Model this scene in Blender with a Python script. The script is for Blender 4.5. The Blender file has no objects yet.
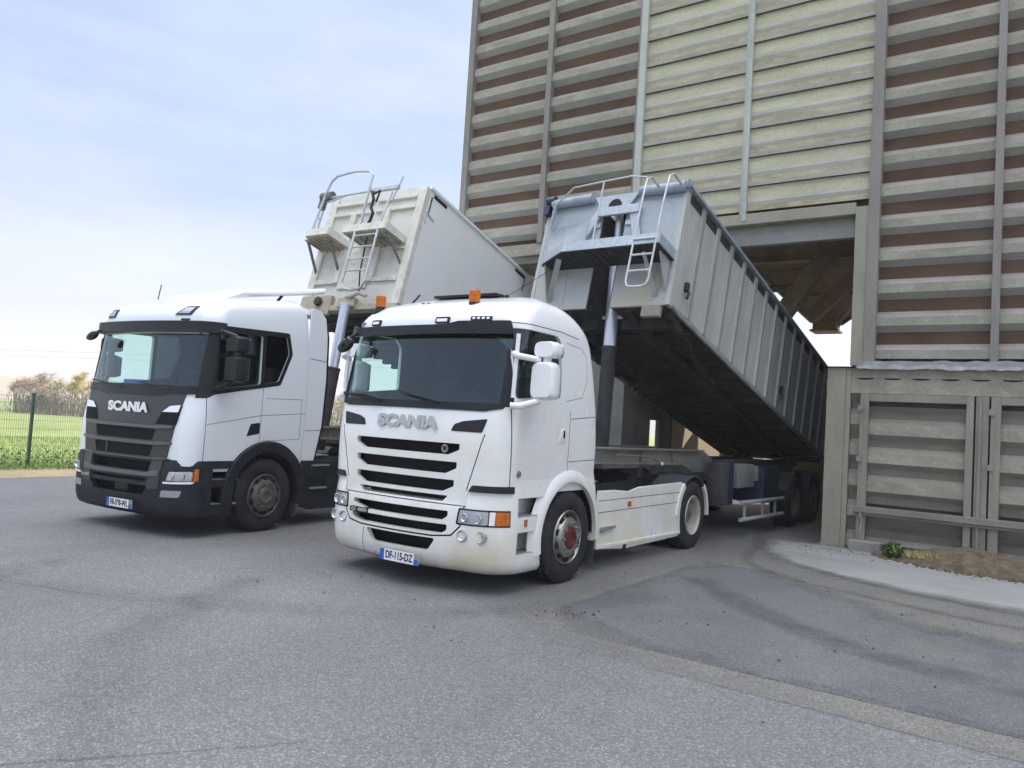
import bpy, bmesh, math, random
from math import sin, cos, pi, radians, atan2, sqrt
from mathutils import Vector as V, Matrix, noise

random.seed(7)
SC = bpy.context.scene
COL = SC.collection

# ------------------------------------------------------------------ materials
def new_mat(name):
    m = bpy.data.materials.new(name)
    m.use_nodes = True
    return m, m.node_tree.nodes, m.node_tree.links, m.node_tree.nodes['Principled BSDF']

def _coord(n, l, scale=(1, 1, 1), kind='Object'):
    tc = n.new('ShaderNodeTexCoord'); mp = n.new('ShaderNodeMapping')
    mp.inputs['Scale'].default_value = scale
    l.new(tc.outputs[kind], mp.inputs[0])
    return mp.outputs[0]

def _noise(n, l, vec, scale, detail=4, rough=.6):
    t = n.new('ShaderNodeTexNoise'); t.inputs['Scale'].default_value = scale
    t.inputs['Detail'].default_value = detail; t.inputs['Roughness'].default_value = rough
    l.new(vec, t.inputs['Vector'])
    return t.outputs['Fac']

def _ramp(n, l, fac, stops):
    r = n.new('ShaderNodeValToRGB')
    e = r.color_ramp.elements
    while len(e) < len(stops): e.new(.5)
    for k, (p, c) in enumerate(stops):
        e[k].position = p
        e[k].color = (c, c, c, 1) if isinstance(c, (int, float)) else (*c, 1)
    l.new(fac, r.inputs[0])
    return r.outputs[0]

def _mix(n, l, fac, a, b, mode='MIX'):
    x = n.new('ShaderNodeMix'); x.data_type = 'RGBA'; x.blend_type = mode
    for s, val in ((x.inputs[0], fac), (x.inputs[6], a), (x.inputs[7], b)):
        if isinstance(val, (int, float)): s.default_value = val if s.type == 'VALUE' else (val, val, val, 1)
        elif isinstance(val, tuple): s.default_value = (*val, 1)
        else: l.new(val, s)
    return x.outputs[2]

def _math(n, l, op, a, b=None, clamp=False, c=.045):
    x = n.new('ShaderNodeMath'); x.operation = op; x.use_clamp = clamp
    if op == 'MULTIPLY_ADD': x.inputs[2].default_value = c
    for s, val in zip(x.inputs, (a, b)):
        if val is None: continue
        if isinstance(val, (int, float)): s.default_value = val
        else: l.new(val, s)
    return x.outputs[0]

def _bump(n, l, bsdf, h, strength=.3, dist=.01):
    b = n.new('ShaderNodeBump'); b.inputs['Strength'].default_value = strength
    b.inputs['Distance'].default_value = dist
    l.new(h, b.inputs['Height']); l.new(b.outputs[0], bsdf.inputs['Normal'])

def worn(name, c1, c2, rough=.6, metal=0., scale=3., stretch=(1, 1, 1), fine=40., dirt=None, dirt_amt=.5, bump=.15, lo=.35, hi=.65):
    """two-tone mottled material; optional third dirt colour in patches of its own"""
    m, n, l, b = new_mat(name)
    vec = _coord(n, l, stretch)
    f = _ramp(n, l, _noise(n, l, vec, scale, 5), [(lo, 0.), (hi, 1.)])
    col = _mix(n, l, f, c1, c2)
    if dirt:
        d = _ramp(n, l, _noise(n, l, vec, scale * 2.3, 7, .7), [(.5, 0.), (.72, dirt_amt)])
        col = _mix(n, l, d, col, dirt)
    fn = _noise(n, l, _coord(n, l), fine, 3)
    col = _mix(n, l, .25, col, _ramp(n, l, fn, [(.3, .25), (.7, .75)]), 'OVERLAY')
    l.new(col, b.inputs['Base Color'])
    b.inputs['Roughness'].default_value = rough; b.inputs['Metallic'].default_value = metal
    b.inputs['Specular IOR Level'].default_value = .3
    if bump: _bump(n, l, b, fn, bump, .004)
    return m

def flat(name, c, rough=.5, metal=0., coat=0., spec=None):
    m, n, l, b = new_mat(name)
    vec = _coord(n, l)
    f = _noise(n, l, vec, 6., 4)
    l.new(_mix(n, l, f, tuple(x * .9 for x in c), tuple(min(1, x * 1.1) for x in c)), b.inputs['Base Color'])
    b.inputs['Roughness'].default_value = rough
    r = n.new('ShaderNodeMath'); r.operation = 'MULTIPLY_ADD'
    l.new(f, r.inputs[0]); r.inputs[1].default_value = .14; r.inputs[2].default_value = max(0, rough - .07)
    l.new(r.outputs[0], b.inputs['Roughness'])
    b.inputs['Metallic'].default_value = metal
    if spec is not None: b.inputs['Specular IOR Level'].default_value = spec
    b.inputs['Coat Weight'].default_value = coat
    b.inputs['Coat Roughness'].default_value = .08
    return m

def truck_paint(name, base, dust, zlo, zhi, amt):
    """gloss paint with road dust collected in its own patches on the lower panels"""
    m, n, l, b = new_mat(name)
    tc = n.new('ShaderNodeTexCoord'); sep = n.new('ShaderNodeSeparateXYZ')
    l.new(tc.outputs['Object'], sep.inputs[0])
    h = n.new('ShaderNodeMapRange'); h.inputs[1].default_value = zhi; h.inputs[2].default_value = zlo
    l.new(sep.outputs['Z'], h.inputs[0])
    vec = _coord(n, l, (1, 1, .8))
    f = _ramp(n, l, _noise(n, l, vec, 2.2, 6, .6), [(.32, 0.), (.68, 1.)])
    d = _math(n, l, 'MULTIPLY', _math(n, l, 'MULTIPLY', h.outputs[0], f), amt, True)
    streak = _ramp(n, l, _noise(n, l, _coord(n, l, (9, 9, .7)), 3., 4), [(.52, 0.), (.75, .16)])
    d = _math(n, l, 'ADD', d, _math(n, l, 'MULTIPLY', streak, h.outputs[0]), True)
    l.new(_mix(n, l, d, base, dust), b.inputs['Base Color'])
    l.new(_math(n, l, 'ADD', .22, _math(n, l, 'MULTIPLY', d, .5)), b.inputs['Roughness'])
    b.inputs['Coat Weight'].default_value = .6; b.inputs['Coat Roughness'].default_value = .06
    return m

def glass_mat(name, tint, refl=1.0):
    m, n, l, b = new_mat(name)
    out = n['Material Output']; n.remove(b)
    tr = n.new('ShaderNodeBsdfTransparent'); tr.inputs[0].default_value = (*tint, 1)
    gl = n.new('ShaderNodeBsdfGlossy'); gl.inputs['Roughness'].default_value = .02
    gl.inputs[0].default_value = (.9 * refl, .95 * refl, refl, 1)
    lw = n.new('ShaderNodeLayerWeight'); lw.inputs[0].default_value = .5
    p5 = _math(n, l, 'POWER', lw.outputs['Facing'], 5.)
    mx = n.new('ShaderNodeMixShader')
    l.new(_math(n, l, 'MULTIPLY_ADD', p5, .9), mx.inputs[0]); l.new(tr.outputs[0], mx.inputs[1]); l.new(gl.outputs[0], mx.inputs[2])
    l.new(mx.outputs[0], out.inputs[0])
    return m

M = {}
M['paint'] = truck_paint('white_paint', (.80, .815, .82), (.68, .61, .44), .3, 2.4, 1.0)
M['paint2'] = truck_paint('clean_white_paint', (.76, .785, .81), (.5, .47, .4), .3, 1.6, .25)
M['black'] = flat('black_plastic', (.014, .015, .018), .38, 0., 0., .28)
M['seam'] = flat('shut_line', (.17, .17, .172), .9, 0., 0., .2)
M['groove'] = flat('cladding_groove', (.10, .092, .065), .9, 0., 0., .2)
M['gap'] = flat('panel_gap', (.02, .02, .022), .9, 0., 0., .1)
M['mesh'] = flat('grille_mesh_black', (.010, .011, .013), .7, 0., 0., .12)
M['dkblue'] = worn('dark_dusty_plastic', (0.010, 0.012, 0.017), (0.021, 0.022, 0.027), .5, scale=4, dirt=(0.052, 0.049, 0.045), dirt_amt=.35)
M['grille'] = flat('grey_grille_paint', (0.047, 0.047, 0.048), .4, 0., .1, .3)
M['silverbar'] = flat('silver_grey_bar', (0.112, 0.112, 0.120), .4, .2)
M['chrome'] = flat('chrome', (.68, .70, .76), .16, 1.)
M['ramchrome'] = flat('ram_chrome', (0.632, 0.655, 0.736), .32, .55)
M['badge'] = flat('badge_silver', (.42, .44, .44), .35, .4)
M['lens'] = flat('lamp_reflector', (.46, .48, .52), .14, .6)
M['lenswhite'] = flat('white_lamp_lens', (.85, .86, .9), .1, .1)
M['amber'] = worn('amber_lens', (.42, .095, .008), (.60, .16, .012), .2, scale=30, bump=.4)
M['amberdark'] = flat('amber_lens_dark', (.45, .10, .015), .2)
M['redlens'] = flat('red_marker_lens', (.35, .03, .02), .2)
M['interior'] = flat('cab_interior', (.016, .017, .02), .9, 0., 0., .1)
M['seat'] = flat('seat_fabric', (.02, .02, .023), .95, 0., 0., .1)
M['glass'] = glass_mat('windscreen_glass', (.86, .955, .925))
M['glassd'] = glass_mat('tinted_side_glass', (.88, .955, .93))
M['privacy'] = glass_mat('privacy_glass', (.2, .22, .22))
M['rubber'] = worn('tyre_rubber', (.014, .014, .016), (.03, .03, .03), .88, scale=5, dirt=(.075, .07, .062), dirt_amt=.3)
M['mud'] = worn('rubber_mudguard', (.03, .033, .04), (.06, .064, .075), .7, scale=4, dirt=(.14, .13, .12), dirt_amt=.3)
M['alurim'] = worn('brushed_rim', (0.295, 0.287, 0.262), (0.426, 0.410, 0.377), .35, .75, scale=6, dirt=(0.115, 0.098, 0.082), dirt_amt=.5)
M['steelrim'] = worn('dusty_steel_rim', (.36, .34, .29), (.48, .45, .39), .6, .1, scale=5, dirt=(.2, .18, .15), dirt_amt=.5)
M['darkrim'] = worn('dirty_dark_rim', (.10, .095, .088), (.17, .16, .15), .6, .3, scale=6, dirt=(.05, .05, .05), dirt_amt=.6)
M['redhub'] = worn('red_hub_paint', (0.072, 0.011, 0.013), (0.120, 0.021, 0.021), .55, scale=8)
M['hole'] = flat('hand_hole_dark', (.008, .008, .008), .9)
M['frame'] = worn('chassis_paint', (.022, .023, .026), (.05, .05, .05), .7, scale=3, dirt=(.1, .09, .08), dirt_amt=.4)
M['gooseneck'] = worn('dusty_olive_chassis', (0.167, 0.163, 0.141), (0.238, 0.229, 0.198), .7, scale=3, dirt=(0.106, 0.097, 0.088), dirt_amt=.4)
M['tread'] = worn('grey_tread_plate', (.25, .26, .28), (.37, .38, .4), .5, .4, scale=12)
M['alubody'] = worn('weathered_aluminium', (.36, .375, .36), (.47, .485, .465), .55, .1, scale=1.6, stretch=(1, 1, .28), dirt=(.37, .345, .27), dirt_amt=.85)
M['aluplate'] = truck_paint('front_wall_aluminium', (0.316, 0.370, 0.409), (0.404, 0.370, 0.284), -.1, 1.5, 1.4)
M['rib'] = worn('aluminium_rib', (0.234, 0.244, 0.227), (0.328, 0.336, 0.313), .5, .2, scale=3, stretch=(1, 1, .3), dirt=(0.280, 0.250, 0.195), dirt_amt=.5)
M['rail'] = worn('top_rail_grey', (0.264, 0.290, 0.343), (0.370, 0.409, 0.475), .5, .2, scale=4)
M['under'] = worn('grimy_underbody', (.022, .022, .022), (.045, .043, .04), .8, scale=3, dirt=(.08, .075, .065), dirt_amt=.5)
M['blueGrey'] = worn('pale_blue_steel', (0.370, 0.422, 0.475), (0.458, 0.502, 0.546), .45, .25, scale=4, dirt=(0.264, 0.264, 0.246), dirt_amt=.5)
M['tube'] = worn('galvanised_tube', (0.416, 0.432, 0.456), (0.528, 0.544, 0.560), .4, .3, scale=9)
M['wbody'] = worn('white_smooth_panels', (0.820, 0.850, 0.850), (0.850, 0.850, 0.850), .4, .05, scale=.8, dirt=(0.788, 0.757, 0.666), dirt_amt=.35, bump=.03)
M['wfront'] = worn('dusty_white_front', (0.605, 0.594, 0.540), (0.670, 0.659, 0.616), .55, 0, scale=1.2, dirt=(0.475, 0.432, 0.313), dirt_amt=.8)
M['wframe'] = worn('cream_white_frame', (0.626, 0.605, 0.529), (0.713, 0.702, 0.648), .5, 0, scale=3, dirt=(0.454, 0.400, 0.292), dirt_amt=.7)
M['wtan'] = worn('dusty_tan_sill', (.36, .32, .24), (.46, .42, .33), .7, 0, scale=3, dirt=(.22, .19, .14), dirt_amt=.6)
M['navy'] = worn('navy_box_paint', (.012, .018, .04), (.022, .03, .055), .6, scale=3, dirt=(.05, .05, .055), dirt_amt=.5)
M['bluecap'] = flat('blue_motor_cap', (.012, .022, .07), .4)
M['galv'] = worn('grey_steel_box', (.13, .135, .135), (.2, .2, .195), .6, .1, scale=3, dirt=(.2, .19, .16), dirt_amt=.4)
M['beigebox'] = worn('beige_box', (.24, .22, .18), (.32, .3, .25), .6, 0, scale=4)
M['white'] = flat('plate_white', (.78, .79, .82), .35)
M['plateblue'] = flat('plate_blue', (.02, .10, .42), .4)
M['plategold'] = flat('plate_tan_band', (.30, .26, .16), .5)
M['ink'] = flat('plate_black', (.01, .01, .012), .5)
# building
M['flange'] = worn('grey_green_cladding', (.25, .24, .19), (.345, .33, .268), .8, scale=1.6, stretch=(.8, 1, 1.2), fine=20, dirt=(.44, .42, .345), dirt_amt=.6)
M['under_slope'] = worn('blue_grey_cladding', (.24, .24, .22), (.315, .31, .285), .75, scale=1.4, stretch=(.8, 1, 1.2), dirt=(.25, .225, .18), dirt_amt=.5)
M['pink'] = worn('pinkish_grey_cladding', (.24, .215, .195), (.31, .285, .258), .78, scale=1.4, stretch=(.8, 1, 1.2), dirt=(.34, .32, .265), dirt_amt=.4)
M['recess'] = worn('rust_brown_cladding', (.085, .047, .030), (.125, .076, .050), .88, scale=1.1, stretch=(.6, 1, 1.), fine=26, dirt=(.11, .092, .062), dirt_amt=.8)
M['post'] = worn('mauve_grey_steel', (0.209, 0.193, 0.177), (0.268, 0.250, 0.228), .65, scale=2, stretch=(1, 1, .3), dirt=(0.243, 0.221, 0.173), dirt_amt=.6)
M['postpale'] = worn('pale_painted_post', (0.401, 0.429, 0.392), (0.492, 0.511, 0.465), .6, scale=2, stretch=(1, 1, .3), dirt=(0.301, 0.301, 0.255), dirt_amt=.5)
M['jamb'] = worn('grey_green_jamb', (0.262, 0.258, 0.202), (0.336, 0.322, 0.254), .65, scale=2, stretch=(1, 1, .4), dirt=(0.262, 0.234, 0.162), dirt_amt=.4)
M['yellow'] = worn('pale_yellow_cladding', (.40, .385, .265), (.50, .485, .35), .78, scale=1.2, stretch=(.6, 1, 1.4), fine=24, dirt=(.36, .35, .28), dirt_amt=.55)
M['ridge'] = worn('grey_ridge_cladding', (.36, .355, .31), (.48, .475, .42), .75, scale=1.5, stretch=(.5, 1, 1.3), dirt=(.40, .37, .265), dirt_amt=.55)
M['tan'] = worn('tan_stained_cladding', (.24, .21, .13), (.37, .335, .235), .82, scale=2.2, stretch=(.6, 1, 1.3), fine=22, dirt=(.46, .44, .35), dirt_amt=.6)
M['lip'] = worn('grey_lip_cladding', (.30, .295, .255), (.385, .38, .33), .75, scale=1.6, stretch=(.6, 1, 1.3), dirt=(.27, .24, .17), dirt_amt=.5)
M['concrete'] = worn('grey_concrete', (.20, .195, .18), (.28, .275, .25), .85, scale=1.4, dirt=(.17, .16, .145), dirt_amt=.6)
M['warmwall'] = worn('pale_concrete_wall', (.40, .33, .24), (.50, .42, .31), .85, scale=.9, dirt=(.36, .27, .18), dirt_amt=.5)
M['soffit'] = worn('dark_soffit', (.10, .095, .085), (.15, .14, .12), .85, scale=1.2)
M['hopper'] = worn('brown_hopper_steel', (0.357, 0.264, 0.164), (0.500, 0.374, 0.242), .75, scale=1.2, dirt=(0.250, 0.170, 0.109), dirt_amt=.6)
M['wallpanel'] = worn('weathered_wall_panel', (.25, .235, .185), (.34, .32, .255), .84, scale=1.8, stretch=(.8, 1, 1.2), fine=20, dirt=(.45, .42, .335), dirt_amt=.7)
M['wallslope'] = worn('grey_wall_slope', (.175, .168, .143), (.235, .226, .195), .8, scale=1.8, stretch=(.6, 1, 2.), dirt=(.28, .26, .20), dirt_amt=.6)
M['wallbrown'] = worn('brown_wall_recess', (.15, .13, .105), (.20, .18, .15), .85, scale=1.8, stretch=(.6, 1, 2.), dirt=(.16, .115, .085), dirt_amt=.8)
M['wallframe'] = worn('grey_gate_frame', (0.218, 0.205, 0.172), (0.291, 0.270, 0.228), .7, scale=2.5, stretch=(1, 1, .4), dirt=(0.312, 0.270, 0.195), dirt_amt=.7)
M['flash'] = worn('crumpled_lead_flashing', (0.187, 0.191, 0.202), (0.274, 0.277, 0.288), .5, .25, scale=5, dirt=(0.144, 0.137, 0.122), dirt_amt=.5)
# vegetation
def leafy(name, a, b_, rough=.8):
    m, n, l, b = new_mat(name)
    g = n.new('ShaderNodeNewGeometry')
    col = _ramp(n, l, g.outputs['Random Per Island'], [(0., a), (1., b_)])
    l.new(col, b.inputs['Base Color']); b.inputs['Roughness'].default_value = rough
    return m
M['bark'] = worn('bare_bark', (.20, .15, .11), (.29, .23, .18), .9, scale=3)
M['twig'] = leafy('bare_twigs', (.27, .19, .14), (.42, .32, .22))
M['bud'] = leafy('yellow_buds', (.36, .30, .10), (.50, .42, .18))
M['evergreen'] = leafy('evergreen_leaves', (.05, .08, .05), (.12, .15, .09))
M['hedgebrown'] = leafy('brown_hedge_twigs', (0.203, 0.149, 0.121), (0.365, 0.297, 0.230))
M['blade'] = leafy('grass_blades', (.10, .20, .025), (.26, .36, .06))
M['weedleaf'] = leafy('weed_leaves', (.05, .12, .03), (.20, .26, .07))
M['fencegreen'] = flat('green_fence_paint', (.015, .07, .05), .5)
M['fencewire'] = flat('fence_wire', (.12, .17, .14), .5)
M['cable'] = flat('cable_grey', (.12, .12, .13), .7)
M['pole'] = worn('pole_wood', (.18, .15, .12), (.26, .22, .18), .9)

# ------------------------------------------------------------------ mesh helpers
class MB:
    def __init__(s): s.bm = bmesh.new(); s.m = 0; s.keep = False
    def mat(s, k): s.m = k; return s
    def face(s, pts):
        vs = [s.bm.verts.new(p) for p in pts]
        f = s.bm.faces.new(vs); f.material_index = s.m; return f
    def solid(s, rings, closed=True, caps=True):
        """rings of equal length joined into a tube"""
        R = [[s.bm.verts.new(p) for p in r] for r in rings]
        n = len(R[0])
        for a, b in zip(R[:-1], R[1:]):
            for k in range(n if closed else n - 1):
                f = s.bm.faces.new((a[k], a[(k + 1) % n], b[(k + 1) % n], b[k])); f.material_index = s.m
        if caps:
            for r in (R[0][::-1], R[-1]):
                f = s.bm.faces.new(r); f.material_index = s.m
        return s
    def box(s, x0, x1, y0, y1, z0, z1, rot=None):
        ps = [V((x, y, z)) for z in (z0, z1) for x, y in ((x0, y0), (x1, y0), (x1, y1), (x0, y1))]
        if rot: ps = [rot @ p for p in ps]
        return s.solid([ps[:4], ps[4:]])
    def prism(s, poly, axis, a0, a1):
        def mk(u, v, a): return V((u, a, v)) if axis == 'y' else (V((a, u, v)) if axis == 'x' else V((u, v, a)))
        return s.solid([[mk(u, v, a0) for u, v in poly], [mk(u, v, a1) for u, v in poly]])
    def tube(s, pts, r, seg=8, closed=False):
        pts = [V(p) for p in pts]; n = len(pts); rings = []
        up = None
        for i, p in enumerate(pts):
            if closed: t = pts[(i + 1) % n] - pts[i - 1]
            else: t = pts[min(i + 1, n - 1)] - pts[max(i - 1, 0)]
            t.normalize()
            if up is None: up = V((0, 0, 1)) if abs(t.z) < .9 else V((1, 0, 0))
            a = t.cross(up)
            if a.length < 1e-4: a = t.cross(V((.3, 1, .2)))
            a.normalize(); b = a.cross(t); up = b
            rr = r[i] if isinstance(r, (list, tuple)) else r
            rings.append([p + a * rr * cos(2 * pi * k / seg) + b * rr * sin(2 * pi * k / seg) for k in range(seg)])
        if closed: rings.append(rings[0]); return s.solid(rings, True, False)
        return s.solid(rings)
    def bar(s, p, q, w, h, up=(0, 0, 1)):
        p, q = V(p), V(q); t = (q - p).normalized(); a = t.cross(V(up)).normalized(); b = a.cross(t)
        c = [(-w / 2, -h / 2), (w / 2, -h / 2), (w / 2, h / 2), (-w / 2, h / 2)]
        return s.solid([[o + a * x + b * y for x, y in c] for o in (p, q)])
    def lathe(s, prof, c, axis='x', seg=40, caps=False):
        c = V(c); rings = []
        for a, r in prof:
            ring = []
            for k in range(seg):
                t = 2 * pi * k / seg
                o = V((a, r * cos(t), r * sin(t))) if axis == 'x' else (V((r * cos(t), r * sin(t), a)) if axis == 'z' else V((r * cos(t), a, r * sin(t))))
                ring.append(c + o)
            rings.append(ring)
        return s.solid(rings, True, caps)
    def cyl(s, p, q, r, seg=16, r2=None):
        return s.tube([p, q], [r, r if r2 is None else r2], seg)
    def build(s, name, mats, parent=None, smooth=40, bevel=0):
        bm = s.bm
        bmesh.ops.remove_doubles(bm, verts=bm.verts, dist=1e-5)
        if not s.keep: bmesh.ops.recalc_face_normals(bm, faces=bm.faces)
        if bevel:
            es = [e for e in bm.edges if len(e.link_faces) == 2 and e.calc_face_angle(0) > radians(35)]
            bmesh.ops.bevel(bm, geom=es, offset=bevel, segments=2, affect='EDGES', profile=.6, clamp_overlap=True)
        me = bpy.data.meshes.new(name); bm.to_mesh(me); bm.free()
        for k in (mats if isinstance(mats, (list, tuple)) else [mats]): me.materials.append(M[k])
        if smooth:
            me.shade_smooth(); me.set_sharp_from_angle(angle=radians(smooth))
        o = bpy.data.objects.new(name, me); COL.objects.link(o)
        if parent is not None: o.parent = parent
        return o

def build_each(mb, name, mats, parent=None, smooth=40, bevel=0):
    '''every separate piece of the mesh becomes a part of its own'''
    bm = mb.bm; bm.verts.ensure_lookup_table(); seen = set(); out = []
    if not mb.keep: bmesh.ops.remove_doubles(bm, verts=bm.verts, dist=1e-5)
    bm.verts.ensure_lookup_table(); bm.verts.index_update()
    for v in bm.verts:
        if v.index in seen: continue
        st = [v]; isl = {v.index}
        while st:
            q = st.pop()
            for e in q.link_edges:
                o = e.other_vert(q)
                if o.index not in isl: isl.add(o.index); st.append(o)
        seen |= isl; c = MB(); c.keep = mb.keep; mp = {}
        fs = {f for k in isl for f in bm.verts[k].link_faces}
        for k in sorted(isl): mp[k] = c.bm.verts.new(bm.verts[k].co)
        for f in fs:
            nf = c.bm.faces.new([mp[w.index] for w in f.verts]); nf.material_index = f.material_index
        out.append(c.build(name, mats, parent, smooth, bevel))
    bm.free(); return out

def from_bm(bm):
    s = MB(); s.bm.free(); s.bm = bm; s.keep = True; return s

def boolean(a, b, op, self_=False, keep=False):
    """a, b: bmeshes; returns a new bmesh"""
    obs = []
    for k, bm in enumerate((a, b)):
        if k: bmesh.ops.recalc_face_normals(bm, faces=bm.faces)
        me = bpy.data.meshes.new('tmp'); bm.to_mesh(me)
        [me.materials.append(None) for _ in range(3)]
        o = bpy.data.objects.new('tmp', me); COL.objects.link(o); obs.append(o)
    md = obs[0].modifiers.new('b', 'BOOLEAN'); md.operation = op; md.object = obs[1]; md.solver = 'EXACT'
    md.use_self = self_
    dg = bpy.context.evaluated_depsgraph_get(); dg.update()
    ev = obs[0].evaluated_get(dg); me = ev.to_mesh()
    r = bmesh.new(); r.from_mesh(me); ev.to_mesh_clear()
    for o in obs:
        d = o.data; bpy.data.objects.remove(o); bpy.data.meshes.remove(d)
    if not keep: a.free(); b.free()
    return r

def mirror_x(bm):
    c = bm.copy()
    bmesh.ops.scale(c, vec=(-1, 1, 1), verts=c.verts)
    bmesh.ops.reverse_faces(c, faces=c.faces)
    return c

def join_bm(*bms):
    r = bmesh.new()
    for b in bms:
        me = bpy.data.meshes.new('t'); b.to_mesh(me); r.from_mesh(me); bpy.data.meshes.remove(me); b.free()
    return r

def rounded(poly, r, n=4):
    out = []
    P = [V((a, b)) for a, b in poly]; k = len(P)
    for i in range(k):
        a, b, c = P[i - 1], P[i], P[(i + 1) % k]
        d1, d2 = (a - b), (c - b); q = min(r, d1.length * .45, d2.length * .45)
        p1, p2 = b + d1.normalized() * q, b + d2.normalized() * q
        for j in range(n + 1):
            t = j / n
            w = p1.lerp(b, t).lerp(b.lerp(p2, t), t); out.append((w.x, w.y))
    return out

def empty(name, loc, rz=0.):
    o = bpy.data.objects.new(name, None); COL.objects.link(o)
    o.location = loc; o.rotation_euler = (0, 0, rz); o.empty_display_size = .2
    return o

def tag(o, label, cat, group=None, kind=None):
    if label: o['label'] = label
    if cat: o['category'] = cat
    if group: o['group'] = group
    if kind: o['kind'] = kind
    return o

def part(o, label): o['label'] = label; return o

def text_mesh(name, body, size, mat, parent, loc, width=None, bold=.0, extrude=.004, rot=(pi / 2, 0, 0), space=1.):
    cu = bpy.data.curves.new('txt', 'FONT'); cu.body = body; cu.size = size; cu.offset = bold
    cu.extrude = extrude; cu.align_x = 'CENTER'; cu.align_y = 'CENTER'; cu.space_character = space
    o = bpy.data.objects.new('txt', cu); COL.objects.link(o)
    dg = bpy.context.evaluated_depsgraph_get(); dg.update()
    me = bpy.data.meshes.new_from_object(o.evaluated_get(dg))
    bpy.data.objects.remove(o); bpy.data.curves.remove(cu)
    if width:
        xs = [v.co.x for v in me.vertices]; k = width / (max(xs) - min(xs))
        for v in me.vertices: v.co.x *= k
    me.materials.clear(); me.materials.append(M[mat])
    me.name = name
    t = bpy.data.objects.new(name, me); COL.objects.link(t)
    t.location = loc; t.rotation_euler = rot; t.parent = parent
    return t

# ------------------------------------------------------------------ cab loft
def lerp(a, b, t): return a + (b - a) * t
class Loft:
    """closed body of rounded plan sections: levels (z, half width, front y, rear y, front radius, rear radius, bulge)"""
    def __init__(s, levels, warp=None, sub=3): s.L = levels; s.warp = warp; s.sub = sub
    def section(s, lv, o):
        z, hw, f, r, rc, rr, b = lv
        hw += o; f -= o; r += o; rc = max(.01, rc + o); rr = max(.01, rr + o)
        pts = []
        xe = hw - rc
        for i in range(7):
            x = xe * i / 6; pts.append((x, f + b * (x / hw) ** 2))
        fy = f + b * (xe / hw) ** 2
        for i in range(1, 11):
            t = -pi / 2 + pi / 2 * i / 10; pts.append((xe + rc * cos(t), fy + rc + rc * sin(t)))
        y0, y1 = fy + rc, r - rr
        for i in range(1, 8): pts.append((hw, lerp(y0, y1, i / 8)))
        for i in range(0, 6):
            t = pi / 2 * i / 5; pts.append((hw - rr + rr * cos(t), r - rr + rr * sin(t)))
        for i in range(1, 3): pts.append(((hw - rr) * (1 - i / 3), r))
        full = pts + [(0, r)] + [(-x, y) for x, y in pts[:0:-1]]
        return full
    def bm(s, o=0., mat=0):
        lv = [tuple(l) for l in s.L]; dense = []
        n = len(lv)
        for i in range(n - 1):
            for k in range(s.sub):
                t = k / s.sub
                p0, p1, p2, p3 = lv[max(i - 1, 0)], lv[i], lv[i + 1], lv[min(i + 2, n - 1)]
                q = []
                for a in range(7):
                    if a == 0: q.append(lerp(p1[0], p2[0], t)); continue
                    m1 = (p2[a] - p0[a]) / max(p2[0] - p0[0], 1e-6); m2 = (p3[a] - p1[a]) / max(p3[0] - p1[0], 1e-6)
                    h = p2[0] - p1[0]
                    d = (p2[a] - p1[a]) / max(h, 1e-6)
                    if d * m1 <= 0: m1 = 0
                    elif abs(m1) > 2.5 * abs(d): m1 = 2.5 * d
                    if d * m2 <= 0: m2 = 0
                    elif abs(m2) > 2.5 * abs(d): m2 = 2.5 * d
                    t2, t3 = t * t, t ** 3
                    q.append((2 * t3 - 3 * t2 + 1) * p1[a] + (t3 - 2 * t2 + t) * h * m1 + (-2 * t3 + 3 * t2) * p2[a] + (t3 - t2) * h * m2)
                dense.append(tuple(q))
        dense.append(lv[-1])
        mb = MB(); mb.m = mat; rings = []
        for i, l in enumerate(dense):
            z = l[0] + (-o if i == 0 else (o if i == len(dense) - 1 else 0))
            ring = []
            for x, y in s.section(l, o):
                zz = z
                if s.warp: zz = s.warp(x, y, z)
                ring.append(V((x, y, zz)))
            rings.append(ring)
        mb.solid(rings, True, False)
        # fans so that a warped cap is still made of flat faces
        for ring in (rings[0][::-1], rings[-1]):
            n2 = len(ring); ctr = sum(ring, V()) / n2
            for k in range(n2): mb.face([ctr, ring[k], ring[(k + 1) % n2]])
        bmesh.ops.remove_doubles(mb.bm, verts=mb.bm.verts, dist=1e-5)
        bmesh.ops.recalc_face_normals(mb.bm, faces=mb.bm.faces)
        return mb.bm
    def front_y(s, x, z):
        L = s.L
        for a, b in zip(L[:-1], L[1:]):
            if a[0] <= z <= b[0]:
                t = (z - a[0]) / (b[0] - a[0]); q = [lerp(u, v_, t) for u, v_ in zip(a, b)]; break
        hw, f, rc, bl = q[1], q[2], q[4], q[6]; x = abs(x)
        xe = hw - rc
        if x <= xe: return f + bl * (x / hw) ** 2
        d = min(x - xe, rc * .999)
        return f + bl * (xe / hw) ** 2 + rc - sqrt(rc * rc - d * d)
    def patch(s, prisms, oi, oo):
        """conforming panel between two offsets, cut to the outline of the prisms"""
        cut = MB()
        for poly, axis, a0, a1 in prisms: cut.prism(poly, axis, a0, a1)
        bmesh.ops.recalc_face_normals(cut.bm, faces=cut.bm.faces)
        b = boolean(cut.bm, s.bm(oo), 'INTERSECT', len(prisms) > 1)
        return boolean(b, s.bm(oi), 'DIFFERENCE')

def mirrored(prisms):
    out = []
    for poly, axis, a0, a1 in prisms:
        if axis == 'x': out.append((poly, axis, -a1, -a0))
        else: out.append(([(-u, v) for u, v in poly][::-1], axis, a0, a1))
    return out

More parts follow.
